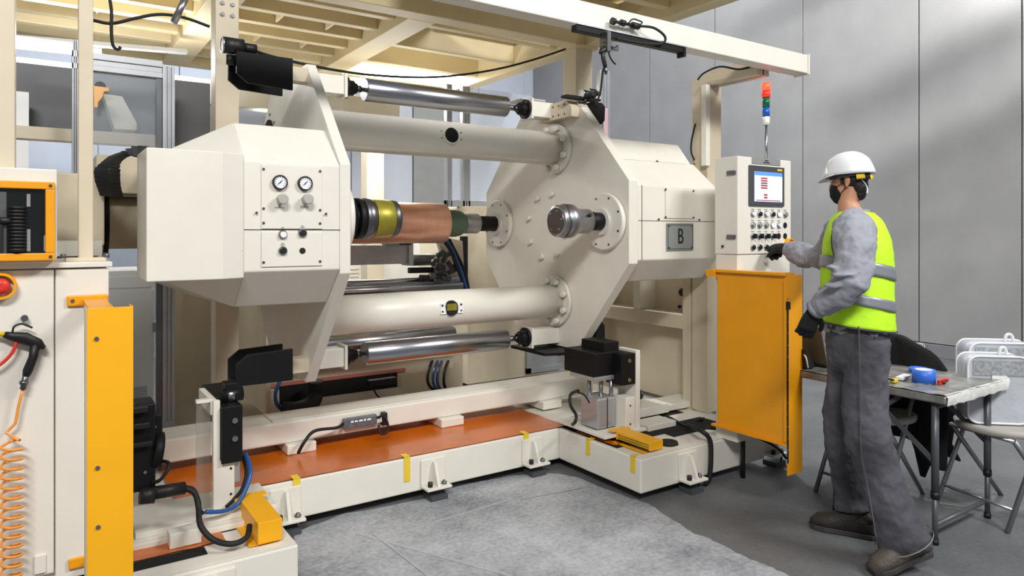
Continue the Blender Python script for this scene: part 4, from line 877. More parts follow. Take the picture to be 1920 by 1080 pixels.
def loc(fxr, fzr): return Vector((cx0+W_*fxr, pv, cz1-Hh*fzr))
def prect(x0, z0, x1, z1, y0, y1): a, b = loc(x0, z0), loc(x1, z1); return B(a.x, pv-y0, b.z, b.x, pv-y1, a.z)
hm = obj('touchscreen', prect(.19, .085, .84, .50, 0, .012), greyd, cp, bevel=.003)
obj('display', prect(.27, .145, .79, .455, .012, .0135), screenm, hm)
obj('display_header', prect(.27, .145, .79, .185, .0135, .0142), sbar, hm); obj('display_area', prect(.52, .19, .76, .43, .0135, .0142), swhite, hm)
mb = MB()
for k in range(5):
    a, b = loc(.385, .205+.025*k), loc(.505, .222+.025*k); mb.box(a.x, pv-.0135, b.z, b.x, pv-.0145, a.z)
for k in range(2):
    a, b = loc(.44, .375+.028*k), loc(.505, .395+.028*k); mb.box(a.x, pv-.0135, b.z, b.x, pv-.0145, a.z)
a, b = loc(.30, .438), loc(.75, .448); mb.box(a.x, pv-.0135, b.z, b.x, pv-.0145, a.z)
obj('display_cells', mb, scell, hm)
obj('maker_badge', prect(.70, .105, .79, .125, .012, .0128), tape, hm)
np_ = obj('name_plate', prect(.25, .0, .78, .065, 0, .004), nameg, cp)
marks((loc(.515, 0).x, pv-.0045, loc(0, .024).z), (10, 19), .006, .012, cp, ink)
for r in range(4):
    for c in range(6):
        p = loc(.265+.123*c, .585+.115*r)
        if r == 3 and c > 2: continue
        if r == 0: k = [white, blackp, white, blackp, ledb, grey][c]; button(p, k, cp, .016)
        elif r == 1:
            if c == 5: obj('blank_plug', MB().lathe(p, -Y, [(0, .018), (.003, .018)], 16), blackp, cp)
            else: button(p, [nameg, nameg, nameg, ledb, white][c], cp, .016)
        elif r == 2:
            if c > 3: obj('blank_plug', MB().lathe(p, -Y, [(0, .018), (.003, .018)], 16), blackp, cp)
            else: button(p, blackp, cp, .016, 'selector_switch', True)
        else: button(p, blackp, cp, .016)
        if not (c == 5 and r) and r < 3: obj('label_strip', B(p.x-.014, pv-.001, p.z+.024, p.x+.014, pv+.001, p.z+.030), nameg, cp)
ey = loc(.93, .90)
obj('stop_shroud', MB().lathe_open(ey, -Y, [(0, .035), (.03, .035), (.03, .028), (.004, .028)], 24), orangem, cp)
obj('stop_button', MB().lathe(ey, -Y, [(0, .01), (.018, .01), (.018, .022), (.028, .022)], 20), red, cp)
# stack light
sx = fx(1461, 2.68); slz = cz1-.05
st = thing('stack_light', 'red, green and blue signal tower light with the red on, on a thin pole', 'lamp', (sx, 2.68, slz))
def zz(py): return P(1461, py, v=2.68).z
obj('pole', MB().cyl((sx, 2.775, slz), (sx, 2.775, zz(228)), .009), chrome, st)
for nm, a, b, m, r in (('socket', 231, 215, white, .022), ('blue_lens', 214, 197, bluel, .022), ('green_lens', 197, 178, greenl, .022), ('red_lens', 178, 165, redl2, .026), ('lit_red_lens', 165, 150, beamer, .027)):
    obj(nm, MB().lathe((sx, 2.775, zz(a)), Z, [(0, r), (zz(b)-zz(a)-.003, r), (zz(b)-zz(a)-.003, r*.9), (zz(b)-zz(a), r*.9)], 24), m, st)
cable([P(1346, 462, v=2.9), P(1356, 463, v=2.85), (cx0-.01, 2.70, P(1368, 462, u=cx0).z)], .008, rubber, 'short black lead plugged into the side of the control panel')
cable([(cx1+.004, pv+.05, P(1484, 487, v=pv).z), (cx1+.006, pv+.05, 1.22), (cx1+.004, pv+.04, 1.1)], .006, rubber, 'thin black cable down the right edge of the control panel')
# ================================================================== ORANGE GUARD DOOR
gd = thing('orange_guard_door', 'tall orange-yellow sheet guard door hanging open below the control panel', 'guard', (3.3, 2.5, .2))
gu = 3.295
v_a, v_b = P(1345, 600, u=gu).y, P(1476, 600, u=gu).y
zt_, zb_ = P(1400, 512, u=gu).z, P(1476, 836, u=gu).z
obj('door_leaf', B(gu, v_b, zb_, gu+.012, v_a, zt_), orangem, gd, bevel=.002)
obj('stiffener', B(gu-.012, v_b, zb_+.02, gu, v_b+.015, zt_-.02), orangem, gd)
xf1 = fx(1503, v_b)
obj('front_flange', B(gu-.002, v_b-.004, P(1490, 888, v=v_b).z, xf1, v_b, zt_), orangem, gd, bevel=.001)
obj('top_lip', B(gu-.02, v_b, zt_-.003, xf1-.06, v_a+.03, zt_+.012), orangem, gd, bevel=.001); obj('bottom_lip', B(gu-.02, v_b, zb_, gu+.01, v_a+.03, zb_+.012), orangem, gd)
obj('hinge_tab', B(gu-.03, v_a, zt_-.03, gu+.01, v_a+.06, zt_+.01), orangem, gd)
obj('hinge_strip', B(gu-.006, v_b-.008, P(1475, 868, v=v_b).z, gu+.002, v_b-.003, P(1475, 565, v=v_b).z), dark, gd)
obj('hinge_rivets', screws([(gu-.004, v_b-.008, z) for z in [zb_-.02+.062*k for k in range(14)]], -Y, .004, .003), chrome, gd, kind='stuff')
obj('latch', B(gu-.012, v_b-.02, P(1472, 580, v=v_b).z, gu+.0, v_b, P(1472, 566, v=v_b).z), blackp, gd)
obj('support_leg', MB().cyl((fx(1393, 2.66), 2.66, 0), (fx(1393, 2.66), 2.66, .28), .014), blackp, gd)
# ================================================================== TABLE, CHAIRS, THINGS ON TABLE
TU0, TU1, TV0, TV1, TZ = 3.405, 4.04, 1.52, 2.56, .71
tb = thing('folding_table', 'folding table wrapped in crumpled film with grey steel legs behind the worker', 'table', ((TU0+TU1)/2, (TV0+TV1)/2, 0))
mb = MB(); nx, ny = 16, 28; vs = []
for j in range(ny+1):
    for i in range(nx+1): vs.append((TU0+(TU1-TU0)*i/nx, TV0+(TV1-TV0)*j/ny, TZ+random.uniform(-.0025, .0025)))
mb.add(vs, [(j*(nx+1)+i, j*(nx+1)+i+1, (j+1)*(nx+1)+i+1, (j+1)*(nx+1)+i) for j in range(ny) for i in range(nx)], True)
tt = obj('film_cover', mb, foil, tb); obj('tabletop', B(TU0+.003, TV0+.003, TZ-.045, TU1-.003, TV1-.003, TZ-.004), foil, tb, bevel=.01)
mb = MB()
pts = [(TU0+(TU1-TU0)*k/12+random.uniform(-.005, .005), TV0-.004+random.uniform(-.004, .002)) for k in range(13)]
for k in range(12):
    (a, b), (c, d) = pts[k], pts[k+1]
    mb.add([(a, b, TZ-.048+random.uniform(-.004, .004)), (c, d, TZ-.048+random.uniform(-.004, .004)), (c, d-.004, TZ-.01), (a, b-.004, TZ-.01), (c, d+.012, TZ+.003), (a, b+.012, TZ+.003)], [(0, 1, 2, 3), (3, 2, 4, 5)], True)
obj('film_edge', mb, foilw, tb, label='white crumpled film edge'); obj('corner_tuft', MB().ell((TU1+.005, TV0, TZ-.01), X*.018, Y*.012, Z*.02, 8, 6), foilw, tb)
for v in (TV0+.07, 2.08):
    for u in (TU0+.045, TU1-.045):
        l = obj('leg', MB().cyl((u, v, .22), (u, v, TZ-.045), .0165), legg, tb)
        obj('leg_extension', MB().cyl((u, v, .0), (u, v, .25), .0125), legg, l); obj('leg_collar', MB().cyl((u, v, .215), (u, v, .245), .019), blackp, l); obj('leg_cap', MB().cyl((u, v, 0), (u, v, .025), .016), blackp, l)
        obj('brace', MB().bar((u, v, .38), (u, v+(.33 if v < 2 else -.33), TZ-.05), .008, .022), legg, l)
    obj('leg_stretcher', MB().cyl((TU0+.045, v, .09), (TU1-.045, v, .09), .011), legg, tb); obj('leg_stretcher', MB().cyl((TU0+.045, v, TZ-.07), (TU1-.045, v, TZ-.07), .011), legg, tb)
def mkchair():
    t = thing('folding_chair', '', 'chair', (0, 0, 0), 'folding chairs beside the table')
    obj('seat', MB().lathe((0, 0, .43), Z, [(0, .19), (.005, .215), (.03, .22), (.04, .205)], 32), chairs, t)
    for s in (-1, 1):
        obj('leg', MB().cyl((.24, s*.19, 0), (-.20, s*.19, .83), .012), legc, t)
        obj('leg', MB().cyl((-.22, s*.165, 0), (.16, s*.165, .43), .012), legc, t)
    obj('seat_frame', MB().tube([(.16, -.17, .425), (.16, .17, .425)], .010, sub=1), legc, t); obj('stretcher', MB().tube([(.19, -.19, .1), (.19, .19, .1)], .008, sub=1), legc, t)
    obj('backrest', MB().prism('y', [(-.185, .70), (-.17, .70), (-.19, .84), (-.205, .84)], -.18, .18), chairs, t, bevel=.006)
    return t
ch1 = mkchair(); ch1['label'] = 'grey folding chair under the table with the black jacket on its back'
ch1.location = (3.84, 2.10, 0); ch1.rotation_euler = (0, 0, math.pi)
ch2 = dup(ch1, (4.15, 1.58, 0), (0, 0, math.pi-.25), 'grey folding chair at the right edge holding the clear vinyl bags')
# jacket on chair
jk = thing('black_jacket', 'black jacket draped over the back of the folding chair, sleeves hanging', 'jacket', (4.08, 2.1, .85))
mb = MB(); vs = []; n = 22; m = 16
for j in range(m+1):
    for i in range(n+1):
        t = i/n; s = j/m
        v = 2.08+(t-.5)*.62*(1-.1*s); zt0 = .875-.2*abs(2*t-1)**2.4
        z = zt0-s*.56; wav = .022*math.sin(t*17+s*3)
        vs.append((4.02+.0*s+wav-.02*math.sin(s*3), v, max(z, .2)))
mb.add(vs, [(j*(n+1)+i, j*(n+1)+i+1, (j+1)*(n+1)+i+1, (j+1)*(n+1)+i) for j in range(m) for i in range(n)], True)
jb = obj('jacket_body', mb, cloth, jk); sm = jb.modifiers.new('solid', 'SOLIDIFY'); sm.thickness = .03
jl = P(1735, 770, d=3.95); 
obj('sleeve', MB().loft([(P(1720, 755, d=4.0), .10, .05), (P(1730, 800, d=3.98), .09, .05), (P(1735, 845, d=3.97), .06, .04), (P(1730, 893, d=3.97), .012, .02)], 14), cloth, jk)
obj('sleeve', MB().loft([(P(1755, 750, d=4.02), .10, .05), (P(1765, 790, d=4.0), .08, .05), (P(1768, 835, d=4.0), .05, .04), (P(1785, 850, d=4.0), .03, .02), (P(1800, 864, d=4.0), .006, .006)], 14), cloth, jk)
# vinyl bag
def vbag(name, label, c, w, h, t, rz):
    T = thing(name, label, 'bag', c); c = Vector(c)
    def rr(w, h, r=.05, n=5):
        o = []
        for (sx_, sz_, a0) in ((1, 1, 0), (-1, 1, 90), (-1, -1, 180), (1, -1, 270)):
            for k in range(n+1):
                a = math.radians(a0+90*k/n); o.append((sx_*(w/2-r)+r*math.cos(a), h/2+sz_*(h/2-r)+r*math.sin(a)))
        return o
    o = rr(w, h); R_ = Matrix.Rotation(rz, 3, 'Z')
    def tr_(x, y, z): return c+R_ @ Vector((x, y, z))
    mb = MB(); N = len(o); vs = [tr_(a, -t/2, b) for a, b in o]+[tr_(a, t/2, b) for a, b in o]
    mb.add(vs, [tuple(range(N)), tuple(range(N, 2*N))]+[(i, (i+1) % N, N+(i+1) % N, N+i) for i in range(N)], [False, False]+[True]*N)
    obj('bag_body', mb, plas, T)
    for y in (-t/2, t/2): obj('piping', MB().tube([tr_(a, y, b) for a, b in o]+[tr_(o[0][0], y, o[0][1])], .006, 6, 1), vinyledge, T)
    obj('mesh_panel', MB().obox(tr_(0, -t/2-.003, h*.83), R_ @ Vector((w*.42, 0, 0)), R_ @ Vector((0, .001, 0)), Z*h*.11), mesh_g, T)
    obj('inner_fold', MB().obox(tr_(0, 0, h*.4), R_ @ Vector((w*.42, 0, 0)), R_ @ Vector((0, t*.35, 0)), Z*h*.35), mat('folded_grey_fabric_'+name+str(round(w, 2)), (150, 153, 158), .8, var=.15, scale=8, bump=.6, bscale=10), T, bevel=.03)
    obj('card_label', MB().obox(tr_(-.0, -t/2-.006, h*.66), R_ @ Vector((.035, 0, 0)), R_ @ Vector((0, .001, 0)), Z*.02), white, T)
    obj('handle', MB().tube([tr_(w*.1, 0, h), tr_(w*.13, 0, h+.035), tr_(w*.2, 0, h+.035), tr_(w*.23, 0, h)], .008), vinyledge, T)
bd = math.radians(-34)
vbag('vinyl_bag', 'clear vinyl bag with a small card label standing on the right folding chair', (4.08, 1.60, .48), .29, .34, .12, bd-.15)
vbag('vinyl_bag', 'larger clear zipped vinyl bag standing behind the labelled bag', (4.24, 1.64, .48), .34, .39, .14, bd-.15)
# things on the table
lp = thing('laptop', 'open laptop with brown-grey lid back at the far end of the table', 'laptop', P(1540, 690, z=TZ))
a = P(1555, 688, z=TZ+.005)
obj('keyboard_base', B(a.x-.02, a.y, TZ+.004, a.x+.22, a.y+.3, TZ+.02), greyd, lp, bevel=.004)
obj('lid', MB().prism('y', [(a.x-.02, TZ+.018), (a.x-.012, TZ+.018), (a.x-.075, TZ+.225), (a.x-.083, TZ+.225)], a.y, a.y+.3), board, lp, bevel=.002)
nb = thing('tablet_stand', 'black tilted tablet with white cable left of the laptop on the table', 'tablet', P(1510, 690, z=TZ))
c = P(1515, 690, z=TZ+.01)
obj('tablet', MB().prism('y', [(c.x-.01, TZ+.006), (c.x+.07, TZ+.006), (c.x-.005, TZ+.11), (c.x-.02, TZ+.11)], c.y, c.y+.22), blackp, nb, bevel=.002)
obj('white_cable', MB().tube([c, c+Vector((-.02, 0, .06)), c+Vector((.01, .05, .08)), c+Vector((.05, .05, .0))], .004), white, nb)
bt = thing('blue_tape_roll', 'roll of blue tape standing on the film covered table', 'tape roll', P(1733, 715, z=TZ))
c = P(1732, 716, z=TZ+.004)
obj('tape', MB().ring(c, Z, .052, .038, .062, 32), bluet, bt); obj('core', MB().ring(c, Z, .038, .035, .062, 28), white, bt)
c = P(1722, 697, z=TZ+.004); obj('blue_tape_piece', MB().ring(c+Z*.002, Z, .045, .03, .02, 20), bluet, None, label='small flat blue tape ring behind the tape roll', cat='tape roll')
uh = thing('usb_hub', 'white adapter hub with three ports and yellow plug on the table', 'adapter', P(1690, 706, z=TZ))
a, b = P(1680, 712, z=TZ+.012), P(1706, 702, z=TZ+.012); t = (b-a).normalized()
obj('hub_body', MB().obox((a+b)/2, t*.055, t.cross(Z)*.018, Z*.008), white, uh, bevel=.003)
for k in (-1, 0, 1): obj('port', MB().obox((a+b)/2+t*(.012+.026*k)+Vector((-.0, -.0, .0))-t.cross(Z)*-.0185, t*.008, t.cross(Z)*.0006, Z*.004), ink, uh)
obj('yellow_plug', MB().obox(a-t*.025, t*.022, t.cross(Z)*.012, Z*.008), tape, uh, bevel=.002)
cable([a-t*.03+Z*.004, a-t*.06+Z*.01, a-t*.09+Vector((.05, .08, .005)), a-t*.10+Vector((.12, .15, .0))], .004, rubber, 'thin black lead on the table behind the white hub')
rt = thing('red_clamp', 'small red handled clamp beside the blue tape roll', 'tool', P(1765, 716, z=TZ))
c = P(1765, 717, z=TZ+.008)
obj('jaw', MB().bar(c-X*.03, c+X*.03, .012, .016), red, rt, bevel=.003); obj('handle', MB().tube([c-X*.03+Z*.008, c-X*.01+Z*.018-Y*.01, c+X*.02+Z*.015-Y*.02, c+X*.03+Z*.004-Y*.01], .006), red, rt); obj('pin', MB().cyl(c-Y*.02, c+Y*.01, .004), ink, rt)
# ================================================================== WORKER
pr = thing('person', 'worker in white helmet, black mask, lime vest and grey jeans reaching to the control panel', 'person', P(1615, 1035, z=0))
def remesh(o, vox=.008, sm=6, fac=.5):
    r = o.modifiers.new('remesh', 'REMESH'); r.mode = 'VOXEL'; r.voxel_size = vox; r.use_smooth_shade = True
    s = o.modifiers.new('smooth', 'SMOOTH'); s.iterations = sm; s.factor = fac
    return o
def wrinkle(o, st, size):
    tx = bpy.data.textures.new('folds', 'CLOUDS'); tx.noise_scale = size; tx.noise_depth = 2; tx.noise_basis = 'ORIGINAL_PERLIN'
    m = o.modifiers.new('folds', 'DISPLACE'); m.texture = tx; m.strength = st; m.mid_level = .5; m.texture_coords = 'LOCAL'
    return o
def Q(x, y, d): return P(x, y, d=d)
# ---- body (head, neck, trunk, arms, legs in one surface)
hf = (-RT*math.cos(math.radians(40))+FW*math.sin(math.radians(40))).normalized()      # facing
hup = (UP*math.cos(math.radians(8))+hf*math.sin(math.radians(8))).normalized(); hf = (hf-hup*hf.dot(hup)).normalized()
hlft = hup.cross(hf)                                                                 # his left (towards the camera)
hs = .79; hf *= hs; hup *= hs; hlft *= hs
HC = Q(1591, 342, 3.32)
def hp_(f, l, u): return HC+hf*f+hlft*l+hup*u
body = MB()
body.ell(hp_(-.012, 0, .03), hf*.098, hlft*.078, hup*.10); body.ell(hp_(.03, 0, -.035), hf*.065, hlft*.062, hup*.085)
body.ell(hp_(.055, 0, -.08), hf*.035, hlft*.035, hup*.03)
body.loft([(hp_(.088, 0, .02), .007, .008), (hp_(.103, 0, -.005), .008, .008), (hp_(.108, 0, -.02), .011, .011), (hp_(.09, 0, -.03), .011, .011)], 10)
body.ell(hp_(.09, 0, -.055), hf*.012, hlft*.022, hup*.008); body.ell(hp_(.085, .03, .012), hf*.012, hlft*.014, hup*.008); body.ell(hp_(.085, -.03, .012), hf*.012, hlft*.014, hup*.008)
NB = Q(1601, 405, 3.30)
body.loft([(hp_(-.015, 0, -.05), .047, .05), (Q(1590, 380, 3.31), .045, .048), (NB-RT*.012, .058, .065)], 16, hlft)
sl_ = Q(1603, 424, 3.14); sr_ = Q(1586, 428, 3.46)
body.loft([(sl_, .05, .05), (NB-UP*.04, .07, .09), (sr_, .05, .05)], 14, UP)
body.loft([(NB-UP*.02, .09, .12), (Q(1600, 470, 3.28), .11, .15), (Q(1603, 560, 3.26), .10, .14), (Q(1607, 625, 3.24), .10, .13), (Q(1608, 665, 3.24), .07, .10)], 18, FW)
LA = [(sl_, .05, .05), (Q(1607, 475, 3.04), .046, .046), (Q(1600, 528, 2.98), .042, .042), (Q(1562, 556, 3.04), .038, .038), (Q(1527, 579, 3.12), .028, .028), (Q(1519, 596, 3.14), .03, .022)]
RA = [(sr_, .05, .05), (Q(1564, 460, 3.60), .044, .044), (Q(1541, 482, 3.72), .042, .042), (Q(1505, 476, 3.87), .036, .036), (Q(1477, 468, 3.99), .028, .028), (Q(1466, 466, 4.02), .026, .022)]
for A in (LA, RA): body.loft(A, 14, FW)
LL = [(Q(1620, 640, 3.17), .07, .08), (Q(1624, 740, 3.12), .065, .07), (Q(1640, 835, 3.08), .058, .058), (Q(1668, 930, 3.03), .055, .055), (Q(1702, 1020, 3.0), .04, .04), (Q(1700, 1040, 2.99), .035, .035)]
RL = [(Q(1597, 640, 3.32), .075, .08), (Q(1585, 730, 3.34), .075, .075), (Q(1583, 820, 3.36), .058, .058), (Q(1595, 905, 3.38), .052, .052), (Q(1608, 965, 3.37), .04, .04), (Q(1608, 985, 3.37), .035, .035)]
for A in (LL, RL): body.loft(A, 14, FW)
bo = remesh(obj('body', body, skin, pr), .007, 5)
# ear
ear = MB().ell(hp_(-.012, .076, .008), hf*.018, hlft*.012+hf*-.006, hup*.034, 14, 10).ell(hp_(-.008, .082, -.02), hf*.01, hlft*.007, hup*.014)
obj('ear', ear, skin, bo)
obj('ear', MB().ell(hp_(-.012, -.076, .008), hf*.018, hlft*.012, hup*.034), skin, bo)
for s in (-1, 1): obj('eye', MB().ell(hp_(.088, s*.032, .014), hf*.008, hlft*.012, hup*.007, 12, 8), white, bo); obj('eyebrow', MB().ell(hp_(.09, s*.032, .034), hf*.008, hlft*.02, hup*.004, 10, 6), hair, bo)
# hair
hr_ = MB().ell(hp_(-.022, 0, .035), hf*.098, hlft*.084, hup*.10).ell(hp_(-.058, 0, -.03), hf*.047, hlft*.066, hup*.07).ell(hp_(-.052, 0, -.07), hf*.036, hlft*.05, hup*.05).ell(hp_(.03, .0, .055), hf*.066, hlft*.080, hup*.05)
obj('hair', hr_, hair, pr)
hr2 = obj('sideburn', MB().ell(hp_(.012, .074, .02), hf*.014, hlft*.006, hup*.035), hair, pr)
# helmet
hm_c = hp_(-.012, 0, .052)
mb = MB(); vs = []; fs = []; nu, nv = 40, 14
for j in range(nv+1):
    ph = math.pi/2*j/nv
    for i in range(nu):
        th = 2*math.pi*i/nu; cf, cl = math.cos(th), math.sin(th)
        rx = .136*(1+.02*cf); ry = .112
        k = math.sin(ph)**.86; flare = 1+.05*(j/nv)**10
        vs.append(hm_c+hf*(cf*rx*k*flare)+hlft*(cl*ry*k*flare)+hup*(.128*math.cos(ph)**.92 if ph < math.pi/2-1e-6 else 0)-hup*(.022*(1-cf)/2*(j/nv)**2))
fs = [(j*nu+i, j*nu+(i+1) % nu, (j+1)*nu+(i+1) % nu, (j+1)*nu+i) for j in range(nv) for i in range(nu)]+[tuple(range(nu))]
mb.add(vs, fs, True)
he = thing('safety_helmet', 'white safety helmet with short peak on the worker\'s head', 'helmet', hm_c)
ho = obj('shell', mb, helm, he); s = ho.modifiers.new('s', 'SOLIDIFY'); s.thickness = .004; s.offset = 1
vs = []; N = 18
for i in range(N+1):
    a = math.radians(-68+136*i/N); inner = hm_c+hf*math.cos(a)*.135+hlft*math.sin(a)*.112+hup*.002
    ext = .040*max(0, math.cos(a*1.25))**.6
    outer = inner+(hf*math.cos(a)+hlft*math.sin(a)*.4).normalized()*ext-hup*.022*max(0, math.cos(a*1.25))
    vs += [inner, outer]
mb = MB().add(vs, [(2*i, 2*i+1, 2*i+3, 2*i+2) for i in range(N)], True)
po = obj('peak', mb, helm, he); s = po.modifiers.new('s', 'SOLIDIFY'); s.thickness = .005
obj('ridge', MB().tube([hm_c+hf*(.136*math.cos(a)*.98)+hup*(.128*math.sin(a)-.001) for a in [math.radians(25+130*k/12) for k in range(13)]], .006, 8, 1), helm, he)
# suspension band
def bandpt(a, k, up): return hm_c+hf*math.cos(a)*.108*k+hlft*math.sin(a)*.094*k+hup*up
def band(a0, a1, up0, up1, k, m, nm):
    vs = []; N = 14
    for i in range(N+1):
        a = math.radians(a0+(a1-a0)*i/N); vs += [bandpt(a, k, up0), bandpt(a, k, up1)]
    mb = MB().add(vs, [(2*i, 2*i+1, 2*i+3, 2*i+2) for i in range(N)], True); o = obj(nm, mb, m, he); q = o.modifiers.new('s', 'SOLIDIFY'); q.thickness = .004
band(60, 170, -.028, -.002, 1.03, greyd, 'head_band'); band(190, 300, -.028, -.002, 1.03, greyd, 'head_band')
band(118, 142, -.052, -.020, 1.10, tape, 'yellow_clip'); band(163, 176, -.066, -.03, 1.12, tape, 'yellow_clip'); band(142, 163, -.056, -.024, 1.09, blackp, 'adjuster')
obj('chin_strap', MB().tube([hp_(-.085, .05, .0), hp_(-.10, .02, -.05), hp_(-.095, .02, -.085)], .004), vinyledge, he)
# mask
mk = MB().loft([(hp_(.06, 0, -.012), .030, .042), (hp_(.066, 0, -.03), .036, .047), (hp_(.062, 0, -.06), .042, .050), (hp_(.052, 0, -.09), .038, .044), (hp_(.04, 0, -.112), .026, .032)], 20, hlft)
obj('face_mask', mk, cloth, pr)
obj('mask_strap', MB().tube([hp_(.06, .055, -.02), hp_(.03, .074, -.01), hp_(-.005, .084, .012)], .0018, 6), ink, pr); obj('mask_strap', MB().tube([hp_(.055, .055, -.08), hp_(.02, .07, -.05), hp_(-.015, .084, -.02)], .0018, 6), ink, pr)
# ---- jacket
jt = [(NB-UP*.012, .062, .085), (Q(1601, 424, 3.30), .098, .12), (Q(1602, 455, 3.29), .118, .14), (Q(1604, 500, 3.28), .132, .16), (Q(1605, 550, 3.26), .132, .16), (Q(1605, 590, 3.25), .138, .165), (Q(1606, 622, 3.25), .138, .162)]
jm = MB(); jm.loft(jt, 26, FW)
jm.loft([(Q(1602, 405, 3.20), .05, .05), (Q(1601, 430, 3.12), .098, .085), (Q(1602, 465, 3.04), .088, .08), (Q(1602, 500, 3.0), .082, .074), (Q(1594, 530, 2.98), .078, .072), (Q(1572, 552, 3.02), .068, .066), (Q(1548, 568, 3.07), .058, .056), (Q(1533, 577, 3.10), .046, .046)], 20, FW)
jm.loft([(Q(1590, 405, 3.40), .05, .05), (Q(1582, 430, 3.46), .085, .08), (Q(1562, 462, 3.60), .078, .075), (Q(1541, 482, 3.72), .07, .068), (Q(1510, 480, 3.86), .072, .066), (Q(1485, 469, 3.96), .055, .055), (Q(1477, 467, 3.98), .045, .045)], 18, FW)
# sleeve folds
for (x, y, d, w) in ((1570, 500, 3.0, .05), (1585, 515, 2.93, .055), (1565, 535, 2.96, .05), (1612, 478, 2.98, .05), (1525, 488, 3.78, .045), (1500, 484, 3.86, .04)):
    jm.ell(Q(x, y, d), RT*w, FW*.03, (UP+RT*.5).normalized()*.014)
jo = wrinkle(remesh(obj('jacket', jm, jacketm, pr), .008, 4), .035, .055)
obj('collar', MB().loft([(NB-UP*.03, .08, .092), (NB+UP*.02-RT*.0, .068, .074), (NB+UP*.03, .064, .07)], 22, FW, cap=False), jacketm, jo)
for A, o_ in (((Q(1536, 575, 3.095), Q(1528, 581, 3.115)), .047), ((Q(1480, 468, 3.975), Q(1474, 466.5, 3.99)), .042)):
    obj('cuff', MB().cyl(A[0], A[1], o_, o_*.96, n=20), jacketm, jo)
# ---- vest shell over the jacket
vt = [(Q(1606, 398, 3.30), .072, .10), (Q(1606, 414, 3.30), .112, .14), (Q(1607, 440, 3.29), .136, .158), (Q(1607, 470, 3.285), .147, .172), (Q(1606, 510, 3.28), .152, .182), (Q(1605, 550, 3.26), .150, .18), (Q(1605, 585, 3.25), .158, .18), (Q(1604, 612, 3.245), .168, .182)]
def vloft(t0, t1, extra, n=5, tilt=.0):
    out = []; K = len(vt)-1
    for i in range(n+1):
        s = (t0+(t1-t0)*i/n)*K; k = min(int(s), K-1); f = s-k
        c = vt[k][0].lerp(vt[k+1][0], f); out.append((c, vt[k][1]*(1-f)+vt[k+1][1]*f+extra, vt[k][2]*(1-f)+vt[k+1][2]*f+extra, (-UP-RT*tilt*1.0)))
    return out
ve = MB(); ve.loft(vloft(0, 1, 0, 26, .12), 60, FW, cap=False)
vo = obj('hi_vis_vest', ve, vestm, pr); wrinkle(vo, .014, .07); q = vo.modifiers.new('s', 'SOLIDIFY'); q.thickness = .005
for a, b in ((.50, .585), (.72, .80)):
    o = obj('reflective_band', MB().loft(vloft(a, b, .008, 4, .20), 34, FW, cap=False), reflm, vo); q = o.modifiers.new('s', 'SOLIDIFY'); q.thickness = .002
obj('hem_binding', MB().loft(vloft(.985, 1.0, .003, 2, .12), 34, FW, cap=False), greyd, vo)
# near sleeve breaks through the vest: armhole binding
ah = []
for k in range(25):
    a = 2*math.pi*k/24; c = Q(1600+40*math.cos(a), 452-58*math.sin(a), 3.125); ah.append(c)
obj('armhole_binding', MB().tube(ah, .005, 6, 1), greyd, vo)
ahp = MB().loft([(Q(1600, 450, 3.30), .092, .13, FW), (Q(1600, 450, 3.12), .096, .140, FW), (Q(1600, 452, 3.07), .075, .11, FW)], 26, UP)
obj('shoulder_sleeve', ahp, jacketm, jo)
# ---- jeans
jn = MB()
jn.loft([(Q(1607, 604, 3.24), .130, .155), (Q(1608, 640, 3.24), .135, .158), (Q(1608, 680, 3.24), .125, .15), (Q(1606, 700, 3.24), .10, .13)], 26, FW)
jn.loft([(Q(1624, 640, 3.17), .10, .10), (Q(1623, 700, 3.15), .094, .10), (Q(1622, 770, 3.12), .096, .092), (Q(1630, 830, 3.08), .098, .088), (Q(1652, 900, 3.05), .088, .085), (Q(1675, 960, 3.02), .092, .09), (Q(1694, 1010, 3.0), .112, .10), (Q(1697, 1022, 3.0), .114, .10)], 22, FW)
jn.loft([(Q(1596, 640, 3.32), .10, .10), (Q(1592, 710, 3.33), .098, .10), (Q(1584, 780, 3.35), .10, .092), (Q(1585, 830, 3.36), .094, .088), (Q(1594, 890, 3.38), .085, .085), (Q(1602, 935, 3.38), .09, .085), (Q(1606, 955, 3.37), .098, .09)], 22, FW)
jo2 = wrinkle(remesh(obj('jeans', jn, jean, pr), .008, 4), .030, .06)
obj('belt', MB().loft([(Q(1607, 604, 3.24), .136, .161), (Q(1607, 616, 3.24), .137, .162)], 26, FW, cap=False), jean, jo2)
def surf(pts, r=.0016): return MB().tube(pts, r, 5)
obj('side_seam', surf([Q(1610, 612, 3.07), Q(1612, 700, 3.04), Q(1613, 780, 3.02), Q(1615, 850, 2.99), Q(1630, 930, 2.955), Q(1643, 1010, 2.91)], .003), jean, jo2)
obj('back_pocket', MB().add([Q(1638, 618, 3.085), Q(1668, 630, 3.13), Q(1670, 672, 3.12), Q(1658, 678, 3.08), Q(1642, 658, 3.075)], [(0, 1, 2, 3, 4)]), jean, jo2)
obj('hem_stitch', MB().loft([(Q(1694, 1011, 3.0), .123, .113), (Q(1695, 1013, 3.0), .1235, .113)], 24, FW, cap=False), jeanl, jo2)
